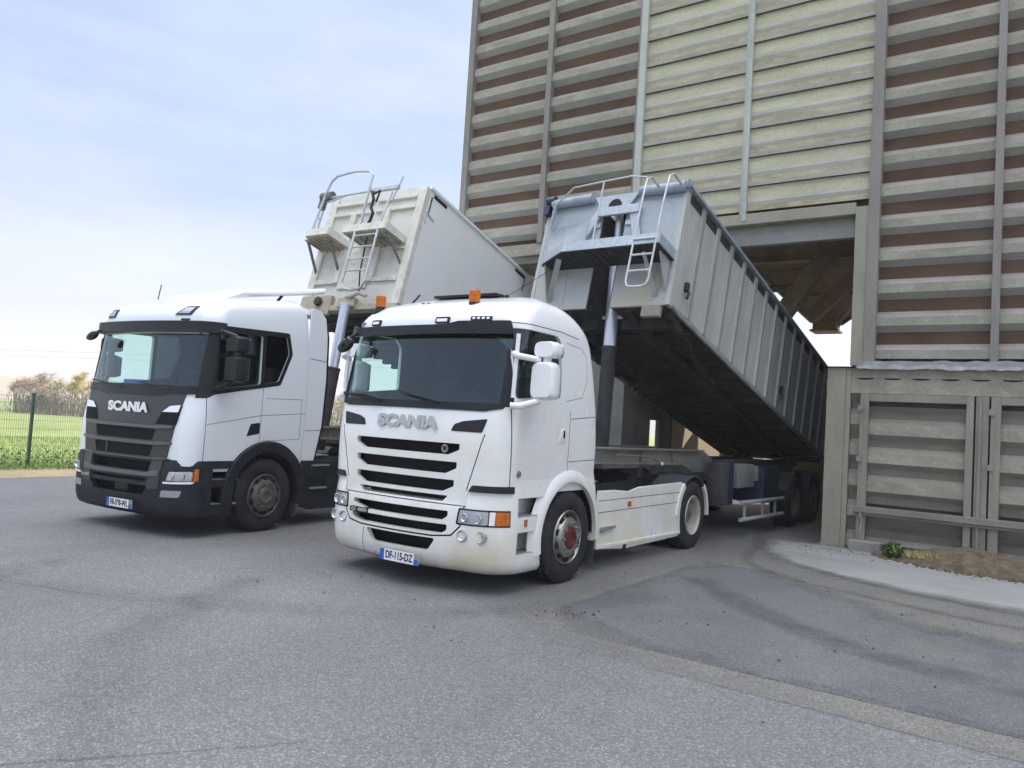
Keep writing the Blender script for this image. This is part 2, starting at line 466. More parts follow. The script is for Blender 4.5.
def rect(u0, u1, v0, v1): return [(u0, v0), (u1, v0), (u1, v1), (u0, v1)]
def strip(pts, w):
    """list of thin quads along a polyline (panel gaps)"""
    out = []
    for (a, b), (c, d) in zip(pts[:-1], pts[1:]):
        t = V((c - a, d - b)).normalized(); n = V((-t.y, t.x)) * w / 2; e = t * w * .3
        out.append([(a - n.x - e.x, b - n.y - e.y), (c - n.x + e.x, d - n.y + e.y), (c + n.x + e.x, d + n.y + e.y), (a + n.x - e.x, b + n.y - e.y)])
    return out

# ------------------------------------------------------------------ wheels
R_T = .51
def make_wheel(parent, loc, side, rim_mat, hub_mat, kind, dual=False, r=R_T, w=.315, nholes=10):
    """side=+1: outer face towards +x"""
    h = w / 2
    mb = MB()
    prof = [(-h + .02, r * .57), (-h, r * .64), (-h - .004, r * .78), (-h + .006, r * .90), (-h + .022, r * .965), (-h + .045, r * .995)]
    for g in (-.09, -.03, .03, .09):
        prof += [(g - .008, r), (g - .006, r - .014), (g + .006, r - .014), (g + .008, r)]
    prof += [(h - .045, r * .995), (h - .022, r * .965), (h - .006, r * .90), (h + .004, r * .78), (h, r * .64), (h - .02, r * .57), (0, r * .54), (-h + .02, r * .57)]
    mb.lathe(prof, (0, 0, 0), 'x', 56)
    # shoulder sipes
    for sg in (-1, 1):
        for k in range(48):
            t = 2 * pi * k / 48
            mb.box(sg * (h - .045) - .022, sg * (h - .045) + .022, -.006, .006, r * .975, r + .003, Matrix.Rotation(t, 4, 'X'))
    if dual:
        d = .345
        mb.lathe([(a - side * d, q) for a, q in prof], (0, 0, 0), 'x', 40)
    wheel = mb.build('wheel', 'rubber', parent, 50)
    wheel.location = loc
    s = side
    rim = MB()
    if kind == 'front':
        pr = [(h - .01, r * .585), (h + .004, r * .565), (h - .012, r * .535), (h - .05, r * .50), (h - .045, r * .47), (h + .015, r * .42), (h + .03, r * .37), (h + .028, r * .25), (h - .02, r * .22)]
        hole_r, hole_x = r * .447, h - .012
        hub = [(h - .02, r * .25), (h + .03, r * .24), (h + .045, r * .215), (h + .05, r * .14), (h + .035, r * .12), (h + .03, .005)]
        bolt_r, bx0, bx1 = r * .325, h + .02, h + .062
    else:
        pr = [(h - .01, r * .585), (h + .004, r * .565), (h - .012, r * .535), (h - .03, r * .50), (h - .16, r * .47), (h - .24, r * .46), (h - .26, r * .40), (h - .25, r * .28), (h - .24, r * .22)]
        hole_r, hole_x = r * .41, h - .258
        hub = [(h - .25, r * .24), (h - .10, r * .22), (h - .07, r * .17), (h - .06, .005)]
        bolt_r, bx0, bx1 = r * .32, h - .25, h - .215
    rim.lathe([(s * a, q) for a, q in pr], (0, 0, 0), 'x', 48)
    rim.m = 1
    for k in range(nholes):
        t = 2 * pi * (k + .5) / nholes
        c = V((s * (hole_x - .01), hole_r * cos(t), hole_r * sin(t)))
        rim.cyl(c, c + V((s * .026, 0, 0)), .036, 14)
    rim.m = 0
    for k in range(10):
        t = 2 * pi * k / 10
        c = V((s * bx0, bolt_r * cos(t), bolt_r * sin(t)))
        rim.cyl(c, c + V((s * (bx1 - bx0), 0, 0)), .017, 6)
    rim.build('rim', [rim_mat, 'hole'], wheel, 35)
    hb = MB(); hb.lathe([(s * a, q) for a, q in hub], (0, 0, 0), 'x', 28)
    hb.build('hub', hub_mat, wheel, 35)
    return wheel

def number_plate(parent, x, y, z, body, tilt=0.):
    p = MB().box(-.26, .26, -.006, .006, -.055, .055).build('number_plate', 'white', parent, 0)
    p.location = (x, y, z); p.rotation_euler = (tilt, 0, 0)
    MB().box(-.262, -.205, -.008, -.002, -.056, .056).build('blue_band', 'plateblue', p, 0)
    b = MB(); b.box(.205, .262, -.008, -.002, -.056, .0); b.m = 1; b.box(.205, .262, -.008, -.002, .0, .056)
    b.build('region_band', ['plateblue', 'plategold'], p, 0)
    text_mesh('plate_lettering', body, .105, 'ink', p, (0, -.0075, 0), .37, .0028, .001)
    return p

# ------------------------------------------------------------------ shared truck pieces
def cab_inside(root, hw, y0, y1, zf, zs):
    """dashboard, seats and wheel seen through the glass"""
    d = MB(); d.prism([(y0 + .13, zf), (y0 + .13, zs - .05), (y0 + .38, zs + .02), (y0 + .55, zs - .06), (y0 + .55, zf)], 'x', -hw + .26, hw - .26)
    d.build('dashboard', 'interior', root, 0, .02)
    w = MB(); c = V((.55, y0 + .66, zs + .08)); pts = []
    rt = Matrix.Rotation(radians(-28), 4, 'X')
    for k in range(28):
        t = 2 * pi * k / 28; pts.append(c + rt @ V((.23 * cos(t), 0, .23 * sin(t))))
    w.tube(pts, .018, 8, True); w.bar(c + rt @ V((-.22, 0, 0)), c + rt @ V((.22, 0, 0)), .05, .02); w.cyl(c, c + V((0, -.2, -.15)), .03)
    w.build('steering_wheel', 'interior', root)
    for sx in (-.58, .58):
        b = MB(); b.box(sx - .24, sx + .24, y0 + .78, y0 + 1.24, zs - .55, zs - .35)
        b.prism([(y0 + 1.18, zs - .4), (y0 + 1.30, zs - .4), (y0 + 1.42, zs + .32), (y0 + 1.32, zs + .34)], 'x', sx - .23, sx + .23)
        b.prism([(y0 + 1.33, zs + .34), (y0 + 1.42, zs + .34), (y0 + 1.45, zs + .52), (y0 + 1.37, zs + .52)], 'x', sx - .13, sx + .13)
        b.build('seat', 'seat', root, 40, .03)

def cab_shell(L, cuts, root, name, mats, grooves=None, wall=.045, slats=()):
    outer = L.bm(0, 0)
    inner = L.bm(-wall, 1)
    body = boolean(outer, inner, 'DIFFERENCE')
    if grooves:
        g = L.patch(grooves, -.012, .03)
        for fc in g.faces: fc.material_index = 2
        body = boolean(body, g, 'DIFFERENCE')
    cut = MB()
    for poly, axis, a0, a1 in cuts: cut.prism(poly, axis, a0, a1)
    body = boolean(body, cut.bm, 'DIFFERENCE', True)
    for q in slats:
        cut = MB(); cut.prism(*q); body = boolean(body, cut.bm, 'DIFFERENCE')
    return from_bm(body).build(name, mats, root, 32)

def tractor_chassis(root, yrear, fo, skirt_top, wb, fifth_y, M_frame='frame'):
    c = MB()
    for sx in (-.40, .40):
        c.prism([(.5, .62), (yrear, .70), (yrear, .98), (.5, .95)], 'x', sx - .04, sx + .04)
    for y in (1.0, 2.4, 3.3, fo + wb - .6, fo + wb + .5, yrear - .1): c.box(-.4, .4, y - .05, y + .05, .72, .94)
    for y in (fo, fo + wb): c.cyl((-1.0, y, .5), (1.0, y, .5), .075)
    c.lathe([(-.2, .05), (-.15, .22), (.15, .22), (.2, .05)], (0, fo + wb, .5), 'x', 20)
    c.box(-.3, .3, .7, 1.9, .45, 1.0)
    ch = c.build('chassis', M_frame, root, 30)
    f = MB()
    f.prism(rounded([(-.45, fifth_y - .35), (.45, fifth_y - .35), (.45, fifth_y + .1), (.30, fifth_y + .55), (.12, fifth_y + .55), (.07, fifth_y + .1), (-.07, fifth_y + .1), (-.12, fifth_y + .55), (-.30, fifth_y + .55), (-.45, fifth_y + .1)], .08), 'z', 1.10, 1.16)
    f.prism([(fifth_y - .2, .98), (fifth_y + .2, .98), (fifth_y + .08, 1.10), (fifth_y - .08, 1.10)], 'x', -.45, .45)
    f.build('fifth_wheel', M_frame, root, 30)
    d = MB(); d.box(-.55, .55, 2.45, 3.35, 1.0, 1.02); d.build('deck_plate', 'tread', root, 0)
    t = MB()
    for sx in (-.75, .72): t.cyl((sx, 2.35, .60), (sx, 4.1, .60), .27, 28)
    build_each(t, 'tank', 'galv', root)

def rear_mudguard(parent, sx, yc, r, x0, x1, a0, a1, mat, ribs=True):
    g = MB(); n = 22; rings = []
    for i in range(n + 1):
        t = radians(lerp(a0, a1, i / n)); rr = r + (.008 if (ribs and i % 2) else 0)
        rings.append([V((x, yc + q * cos(t), .5 + q * sin(t))) for x, q in ((x0, rr), (x1, rr), (x1, rr - .02), (x0, rr - .02))])
    g.solid(rings)
    return g.build('mudguard', mat, parent, 30)

# ------------------------------------------------------------------ white tractor, front of the picture
def white_tractor(loc):
    root = tag(empty('tractor_unit', loc), 'white tractor unit with white mirrors, two amber beacons and white slatted grille', 'truck', 'tractor units parked side by side')
    FO, WB = 1.46, 3.75
    A = Loft([(.885, 1.20, .03, 2.08, .30, .10, .12), (1.5, 1.215, .03, 2.08, .30, .10, .13), (1.86, 1.215, .075, 2.06, .28, .12, .13),
              (2.2, 1.21, .15, 2.02, .24, .16, .13), (2.62, 1.20, .235, 1.94, .22, .22, .13), (2.76, 1.195, .255, 1.88, .24, .26, .13),
              (2.86, 1.17, .30, 1.80, .28, .30, .13), (2.97, 1.12, .43, 1.66, .30, .32, .13), (3.05, 1.03, .64, 1.50, .28, .30, .13), (3.11, .88, .84, 1.32, .18, .18, .1)], None, 3)
    ws = rounded([(-1.12, 1.88), (1.12, 1.88), (1.10, 2.63), (-1.10, 2.63)], .05)
    sw = rounded([(.33, 1.97), (1.16, 2.06), (1.16, 2.58), (1.06, 2.69), (.33, 2.69)], .05)
    cuts = [(ws, 'y', -.6, .62), (sw, 'x', .9, 1.5), (sw, 'x', -1.5, -.9)]
    # recesses of the grille slats go through the front skin
    up = [(.72, 1.490, 1.375), (.70, 1.305, 1.185), (.68, 1.125, 1.005)]
    slats = []
    for hw, zt, zb in up:
        slats.append((rounded([(-hw, zt), (hw, zt), (hw, zt - .06), (hw - .13, zb), (-hw + .13, zb), (-hw, zt - .06)], .012, 2), 'y', -.3, .3))
    gr = []
    for p in strip([(-.99, 1.60), (-.83, 1.04)], .012) + strip([(.99, 1.60), (.83, 1.04)], .012): gr.append((p, 'y', -.3, .4))
    doorl = [(.26, 2.70), (.285, 1.9), (.30, 1.5), (.31, 1.05)]
    doorr = [(1.385, 1.90), (1.385, 1.22)]
    lines = strip(doorl, .012) + strip(doorr, .010) + strip([(1.40, 1.81), (1.98, 1.86)], .009) + strip([(1.40, 1.34), (2.0, 1.36)], .009) + strip([(.25, 2.745), (1.12, 2.745), (1.5, 2.71)], .010) + strip([(1.24, 2.64), (1.58, 2.61), (1.70, 2.52), (1.73, 2.25), (1.62, 2.06), (1.28, 2.0)], .006)
    for p in lines: gr += [(p, 'x', 1.0, 1.4), (p, 'x', -1.4, -1.0)]
    slats.append((rounded([(-.62, .965), (.62, .965), (.56, .905), (-.56, .905)], .01, 2), 'y', -.3, .3))
    for q in (-1.5, .845): cuts.append((rect(q, q + .655, .5, 1.02), 'y', -.6, 2.3))
    cuts.append((rect(.36, 2.3, .5, 1.018), 'x', -1.6, 1.6))
    cab_shell(A, cuts, root, 'cab', ['paint', 'interior', 'seam'], gr, .045, slats)
    b = MB(); b.box(-.76, .76, .19, .22, .89, 1.52); b.build('grille_mesh', 'mesh', root, 0)
    from_bm(A.patch([(ws, 'y', -.6, .62)], -.016, -.010)).build('windscreen', 'glass', root, 40)
    for sx in (1, -1):
        g = [(sw, 'x', .9, 1.5)]
        from_bm(A.patch(g if sx > 0 else mirrored(g), -.022, -.016)).build('side_window', 'glassd', root, 40)
    # black pillars and lower windscreen strip
    P = [([(1.09, 1.88), (1.3, 1.90), (1.3, 2.74), (1.07, 2.72)], 'y', -.5, .31)]
    for p in (P, mirrored(P)): from_bm(A.patch(p, -.01, .006)).build('pillar_trim', 'black', root, 40)
    from_bm(A.patch([([(-1.12, 1.862), (-.95, 1.828), (.95, 1.828), (1.12, 1.862), (1.15, 1.91), (-1.15, 1.91)], 'y', -.5, .3)], -.01, .010)).build('scuttle_panel', 'black', root, 40)
    w = MB()
    for x0, x1, zt in ((-.95, -.30, 1.945), (-.10, .52, 1.985)):
        w.tube([(x1, -.02, 1.90), (lerp(x0, x1, .5), .045, 1.945), (x0, .055, zt)], .010, 6); w.bar((x0 - .02, .06, zt + .01), (x1 - .1, .05, 1.90), .012, .03)
    build_each(w, 'wiper', 'black', root)
    # sun visor
    v = [(rounded([(-1.3, 2.62), (1.3, 2.62), (1.3, 2.755), (.50, 2.755), (.34, 2.72), (-1.02, 2.72), (-1.12, 2.755), (-1.3, 2.755)], .02), 'y', -.6, .29)]
    from_bm(A.patch(v, .0, .075)).build('sun_visor', 'black', root, 40)
    # lamps in the roof lip
    for x0, x1, z0, z1 in ((-.85, -.70, 2.74, 2.808), (.15, .33, 2.74, 2.812)):
        q = from_bm(A.patch([(rounded(rect(x0, x1, z0, z1), .015), 'y', -.4, 1.2)], -.01, .02)).build('roof_lamp', 'black', root, 0)
        from_bm(A.patch([(rect(x0 + .022, x1 - .022, z0 + .018, z1 - .02), 'y', -.4, 1.2)], .0, .025)).build('lens', 'lenswhite', q, 0)
    q = from_bm(A.patch([(rect(.60, .84, 2.768, 2.812), 'y', -.4, 1.2)], -.01, .02)).build('roof_lamp', 'black', root, 0)
    for k in range(4):
        x = .625 + k * .056
        from_bm(A.patch([(rect(x, x + .03, 2.780, 2.801), 'y', -.4, 1.2)], .0, .025)).build('lens', 'lenswhite', q, 0)
    from_bm(A.patch([(rect(-1.10, -.99, 2.765, 2.79), 'y', -.4, 1.2)], -.01, .012)).build('marker_lamp', 'galv', root, 0)
    # beacons
    for x in (-.93, .46):
        h = MB(); h.lathe([(2.90, .088), (2.95, .085), (3.0, .062), (3.03, .058), (3.03, .01)], (x, .50, -.03), 'z', 20, True)
        q = h.build('beacon', 'black', root)
        d = MB(); d.lathe([(3.015, .058), (3.10, .064), (3.15, .058), (3.168, .03), (3.17, .002)], (x, .50, -.03), 'z', 20, True); d.build('lens', 'amber', q)
    hh = MB(); hh.prism(rounded([(-.40, .80), (.52, .80), (.52, 1.2), (-.40, 1.2)], .05), 'z', 3.125, 3.155); hh.build('roof_hatch', 'black', root, 40, .008)
    an = MB(); an.tube([(.62, .85, 3.10), (.64, .86, 3.13)], .016, 8); an.tube([(.64, .86, 3.12), (1.05, 1.05, 3.42)], .004, 5); an.build('aerial', 'black', root)
    fl = MB(); fl.box(-.34, -.31, .56, .60, 3.0, 3.03); fl.box(-.26, -.23, .56, .60, 3.0, 3.03); build_each(fl, 'horn_bracket', 'black', root, 0)
    # front details
    eye = [(rounded([(.60, 1.615), (.63, 1.685), (.73, 1.72), (1.0, 1.755), (.96, 1.615)], .02), 'y', -.4, .4)]
    for e in (eye, mirrored(eye)): from_bm(A.patch(e, -.01, .004)).build('air_intake', 'black', root, 40)
    text_mesh('maker_lettering', 'SCANIA', .165, 'badge', root, (.02, .040, 1.68), .84, .010, .006, (pi / 2 - .12, 0, 0))
    em = MB(); em.lathe([(0, .043), (.006, .04), (.008, .002)], (.53, .075, 1.435), 'y', 20); e2 = em.build('emblem', 'badge', root)
    em = MB(); em.prism([(.505, 1.455), (.555, 1.455), (.55, 1.425), (.53, 1.408), (.51, 1.425)], 'y', .068, .076); em.build('emblem_shield', 'redhub', e2, 0)
    # lower body with bumper
    Bl = Loft([(.215, 1.17, .13, 2.10, .38, .06, .22), (.27, 1.215, .03, 2.10, .40, .06, .23), (.40, 1.23, -.03, 2.10, .42, .06, .24), (.60, 1.235, -.045, 2.10, .42, .06, .24),
               (.86, 1.23, -.03, 2.10, .42, .06, .22), (.97, 1.225, -.005, 2.10, .40, .06, .20), (1.24, 1.20, .05, 2.06, .30, .06, .16)], None, 3)
    cut = MB()
    cut.cyl((-1.6, FO, .52), (-.72, FO, .52), .60, 40); cut.cyl((.72, FO, .52), (1.6, FO, .52), .60, 40)
    cut.box(-.85, .85, -.5, .5, .875, 1.5)
    for q in (-1.6, .84): cut.box(q, q + .76, -.5, .36, 1.02, 1.5)
    for sx in (1, -1):
        a0, a1 = (.72, 1.6) if sx > 0 else (-1.6, -.72)
        cut.box(a0, a1, FO + .05, 2.3, 0., .42)
        cut.box(a0, a1, FO - .15, FO + .15, 0., .4)
        e0, e1 = (1.04, 1.6) if sx > 0 else (-1.6, -1.04)
        cut.prism([(.44, .42), (.86, .42), (.86, .64), (.44, .64)], 'x', e0, e1)
        cut.prism([(.44, .79), (.90, .79), (.98, .98), (.44, .98)], 'x', e0, e1)
    body = boolean(Bl.bm(0), Bl.bm(-.06, 1), 'DIFFERENCE')
    body = boolean(body, cut.bm, 'DIFFERENCE', True)
    cut = MB(); cut.box(-1.0, 1.0, .75, 2.3, .0, 1.4)
    lo = [(rounded([(-.66, .82), (.66, .82), (.66, .77), (.60, .725), (-.42, .725), (-.66, .775)], .012, 2)), rounded([(-.66, .685), (.66, .685), (.66, .63), (.60, .595), (-.50, .595), (-.62, .62), (-.66, .645)], .012, 2), rounded([(-.40, .535), (.54, .535), (.45, .405), (-.32, .405)], .04)]
    for p in lo: cut.prism(p, 'y', -.5, .4)
    body = boolean(body, cut.bm, 'DIFFERENCE', True)
    gap = [(-.80, .875), (-.79, .68), (-.71, .585), (-.5, .56), (.5, .56), (.71, .585), (.80, .68), (.83, .875)]
    g = Bl.patch([(p, 'y', -.5, .4) for p in strip(gap, .016) + strip([(-.44, .53), (-.5, .2)], .008)], -.012, .03)
    for fc in g.faces: fc.material_index = 2
    body = boolean(body, g, 'DIFFERENCE')
    from_bm(body).build('bumper', ['paint', 'interior', 'gap'], root, 32)
    b = MB(); b.box(-.70, .70, .17, .20, .38, .87); b.build('grille_mesh', 'mesh', root, 0)
    bd = MB(); bd.box(-.665, -.385, -.02, .12, .678, .732); q = bd.build('model_badge', 'black', root, 0, .006)
    text_mesh('badge_lettering', 'G 480', .05, 'badge', q, (-.525, -.024, .705), .23, .002, .002)
    number_plate(root, .13, -.055, .30, 'DF-115-DZ')
    for sx in (1, -1):
        def pm(p): return p if sx > 0 else mirrored(p)
        q = from_bm(Bl.patch(pm([(rounded([(.755, .70), (1.3, .70), (1.3, .862), (.775, .862)], .02), 'y', -.5, .34)]), -.02, .003)).build('headlight', 'black', root, 40)
        from_bm(Bl.patch(pm([(rounded([(.78, .716), (1.075, .716), (1.075, .846), (.795, .846)], .02), 'y', -.5, .34)]), .0, .007)).build('lamp_glass', 'lens', q, 40)
        for cx, r_ in ((.85, .044), (.985, .052)):
            d = MB(); cy = Bl.front_y(cx, .78) - .008
            d.lathe([(.01, r_), (-.006, r_ * 1.02), (-.010, r_ * .85), (.006, r_ * .5), (.010, .004)], (sx * cx, cy, .775), 'y', 24); d.build('bulb_reflector', 'chrome', q)
        from_bm(Bl.patch(pm([(rect(1.085, 1.125, .716, .846), 'y', -.5, .34)]), .0, .008)).build('side_lamp', 'lenswhite', q, 40)
        from_bm(Bl.patch(pm([(rect(1.13, 1.30, .716, .846), 'y', -.5, .325)]), .0, .008)).build('indicator', 'amber', q, 40)
        for cx in (.835, 1.02):
            cy = Bl.front_y(cx, .60)
            f = MB(); f.lathe([(.05, .060), (-.012, .060), (-.016, .052), (-.006, .047), (.004, .03), (.008, .002)], (sx * cx, cy, .595), 'y', 24); f.build('fog_lamp', 'lens', root)
        from_bm(Bl.patch(pm([(rounded([(.86, 1.03), (1.35, 1.03), (1.35, 1.10), (.90, 1.095)], .015), 'y', -.5, .36)]), -.02, .025)).build('corner_strip', 'black', root, 40)
        t = MB()
        a0, a1 = (1.03, 1.225) if sx > 0 else (-1.225, -1.03)
        t.box(a0, a1, .445, .855, .40, .425); t.box(a0, a1, .445, .90, .775, .80)
        build_each(t, 'step_tread', 'tread', root, 0)
        t = MB(); e0, e1 = (1.03, 1.045) if sx > 0 else (-1.045, -1.03); t.box(e0, e1, .42, 1.0, .40, 1.0)
        f0, f1 = (1.046, 1.19) if sx > 0 else (-1.19, -1.046)
        t.box(f0, f1, .425, .438, .43, 1.0); t.box(f0, f1, .862, .875, .43, .64)
        t.build('step_well', 'paint', root, 0)
        t = MB(); t.box(sx * 1.19 if sx > 0 else -1.243, sx * 1.243 if sx > 0 else -1.19, .55, .60, .695, .765); t.build('side_marker', 'amberdark', root, 0)
        # arch lip
        rings = []
        for i in range(25):
            a = radians(lerp(-12, 188, i / 24)); rings.append([V((sx * x, FO - q * cos(a), .52 + q * sin(a))) for x, q in ((1.19, .60), (1.252, .60), (1.258, .63), (1.235, .70), (1.18, .76))])
        MB().solid(rings).build('wheel_arch', 'paint', root, 35)
        rings = []
        for i in range(19):
            a = radians(lerp(0, 180, i / 18)); rings.append([V((sx * x, FO - q * cos(a), .52 + q * sin(a))) for x, q in ((.74, .575), (1.20, .575), (1.20, .598), (.74, .598))])
        MB().solid(rings).build('wheel_arch_liner', 'black', root, 35)
        f = MB(); f.prism([(2.06, .17), (2.085, .17), (2.09, .55), (2.065, .55)], 'x', sx * 1.22 if sx < 0 else .86, sx * .86 if sx < 0 else 1.22); f.build('mud_flap', 'mud', root, 0)
    # door furniture
    for sx in (1, -1):
        h = MB(); h.prism(rounded([(1.16, 1.55), (1.31, 1.55), (1.30, 1.70), (1.22, 1.70)], .02), 'x', sx * 1.205 if sx > 0 else -1.222, sx * 1.222 if sx > 0 else -1.205)
        q = h.build('door_handle', 'paint', root, 40, .004)
        MB().prism(rect(1.245, 1.275, 1.60, 1.68), 'x', 1.218 if sx > 0 else -1.227, 1.227 if sx > 0 else -1.218).build('handle_slot', 'gap', q, 0)
        h = MB(); h.lathe([(0, .034), (.012, .03), (.014, .002)] if sx > 0 else [(0, .034), (-.012, .03), (-.014, .002)], (sx * 1.212, .43, 1.225), 'x', 16); h.build('side_repeater', 'galv', root)
        # mirrors
        x0 = sx * (1.42 if sx > 0 else 1.25)
        for nm, y0, y1, z0, z1 in (('mirror', .37, .64, 1.975, 2.36), ('wide_mirror', .40, .66, 2.395, 2.565)):
            rings = []; yc, zc = (y0 + y1) / 2, (z0 + z1) / 2
            for dx, gsc in ((-.10, .86), (-.07, .97), (0, 1.0), (.06, .96), (.10, .82), (.115, .55)):
                hy, hz = (y1 - y0) / 2 * gsc, (z1 - z0) / 2 * gsc
                rings.append([V((x0 + u, yc + dx, zc + k)) for u, k in rounded([(-hy, -hz), (hy, -hz), (hy * .92, hz), (-hy * .92, hz)], .07 * gsc)])
            mm = MB().solid(rings).build(nm, 'paint', root, 50)
            g = MB(); yc, zc = (y0 + y1) / 2, (z0 + z1) / 2; hy, hz = (y1 - y0) / 2 * .8, (z1 - z0) / 2 * .85
            g.prism(rounded([(x0 - hy, zc - hz), (x0 + hy, zc - hz), (x0 + hy, zc + hz), (x0 - hy, zc + hz)], .03), 'y', yc + .113, yc + .119); g.build('mirror_glass', 'chrome', mm, 0)
        a = MB()
        a.tube([(sx * 1.17, .27, 2.42), (sx * 1.24, .27, 2.395), (sx * 1.36, .47, 2.375)], .032, 10)
        a.tube([(sx * 1.19, .24, 1.90), (sx * 1.27, .28, 1.90), (sx * 1.38, .46, 1.965)], .035, 10)
        a.tube([(x0, .50, 2.34), (x0, .52, 2.42)], .045, 10)
        a.tube([(sx * 1.185, .285, 1.98), (sx * 1.20, .30, 2.62)], .022, 8)
        a.build('mirror_arm', 'paint', root)
    fm = MB(); fm.lathe([(-.04, .02), (-.03, .10), (0, .115), (.03, .10), (.04, .02)], (-1.07, .13, 2.50), 'y', 20); 
    for vtx in fm.bm.verts: vtx.co.z = 2.50 + (vtx.co.z - 2.5) * .65 + (vtx.co.x + 1.07) * .35
    fm.tube([(-1.02, .25, 2.66), (-1.07, .15, 2.56)], .02, 8); fm.build('front_mirror', 'black', root)
    cab_inside(root, 1.2, .05, 2.0, 1.10, 1.90)
    # side skirts
    for sx in (1, -1):
        a0, a1 = (1.175, 1.20) if sx > 0 else (-1.20, -1.175)
        s = MB(); s.prism([(2.17, .30), (2.95, .235), (3.02, .235), (4.70, .24), (4.70, .28), (4.765, .30), (4.765, 1.02), (3.30, 1.00), (3.0, .955), (2.6, .985), (2.17, .99)], 'x', a0, a1)
        sk = s.build('side_skirt', 'paint', root, 0, .012)
        for z0, z1, ex in ((.725, .732, .0015), (.865, .872, .0015)):
            MB().prism([(2.18, z0), (4.70, z0 + .005), (4.70, z1 + .005), (2.18, z1)], 'x', sx * (1.20 + ex) if sx < 0 else 1.19, 1.2015 if sx > 0 else -1.19).build('panel_gap', 'gap', sk, 0)
        MB().prism([(2.18, .30), (4.74, .27), (4.74, .31), (2.18, .345)], 'x', 1.197 if sx > 0 else -1.215, 1.215 if sx > 0 else -1.197).build('skirt_ridge', 'paint', sk, 0, .006)
        MB().prism(rounded([(2.25, .49), (2.62, .53), (2.62, .555), (2.25, .555)], .015), 'x', 1.195 if sx > 0 else -1.235, 1.235 if sx > 0 else -1.195).build('step_tread', 'tread', sk, 0)
        MB().box(1.199 if sx > 0 else -1.212, 1.212 if sx > 0 else -1.199, 2.98, 3.06, .765, .825).build('side_marker', 'amberdark', sk, 0)
        MB().prism([(2.85, .18), (2.95, .18), (3.0, .33), (2.93, .33)], 'x', 1.196 if sx > 0 else -1.207, 1.207 if sx > 0 else -1.196).build('strap_end', 'black', sk, 0)
        # rear guards with white side strips
        g = rear_mudguard(root, sx, FO + WB, .60, .72 * sx, 1.215 * sx, 12, 172, 'mud')
        for a_0, a_1, rin in ((-2, 46, .565), (128, 176, .55)):
            rings = []
            for i in range(9):
                a = radians(lerp(a_0, a_1, i / 8))
                rings.append([V((sx * x, FO + WB + q * cos(a), .5 + q * sin(a))) for x, q in ((1.18, rin), (1.222, rin), (1.222, .635), (1.18, .635))])
            MB().solid(rings).build('guard_edge', 'paint', g, 30)
    tractor_chassis(root, 6.15, FO, 1., WB, FO + WB - .55)
    make_wheel(root, (1.07, FO, R_T), 1, 'alurim', 'redhub', 'front'); make_wheel(root, (-1.07, FO, R_T), -1, 'alurim', 'redhub', 'front')
    make_wheel(root, (1.06, FO + WB, R_T), 1, 'steelrim', 'darkrim', 'rear', True); make_wheel(root, (-1.06, FO + WB, R_T), -1, 'steelrim', 'darkrim', 'rear', True)
    # hoses and coupling board behind the cab
    hb = MB(); hb.box(-.3, .35, 2.16, 2.2, 1.2, 1.75)
    hb.build('coupling_board', 'galv', root, 0)
    for k, x in enumerate((-.18, -.05, .08, .2)):
        t = MB(); t.tube([(x, 2.2, 1.6 - k * .05), (x + .04, 2.5, 1.28), (x - .03, 2.9, 1.22), (x + .02, 3.3, 1.4)], .018, 7); t.build('air_hose', 'black', root)
    return root

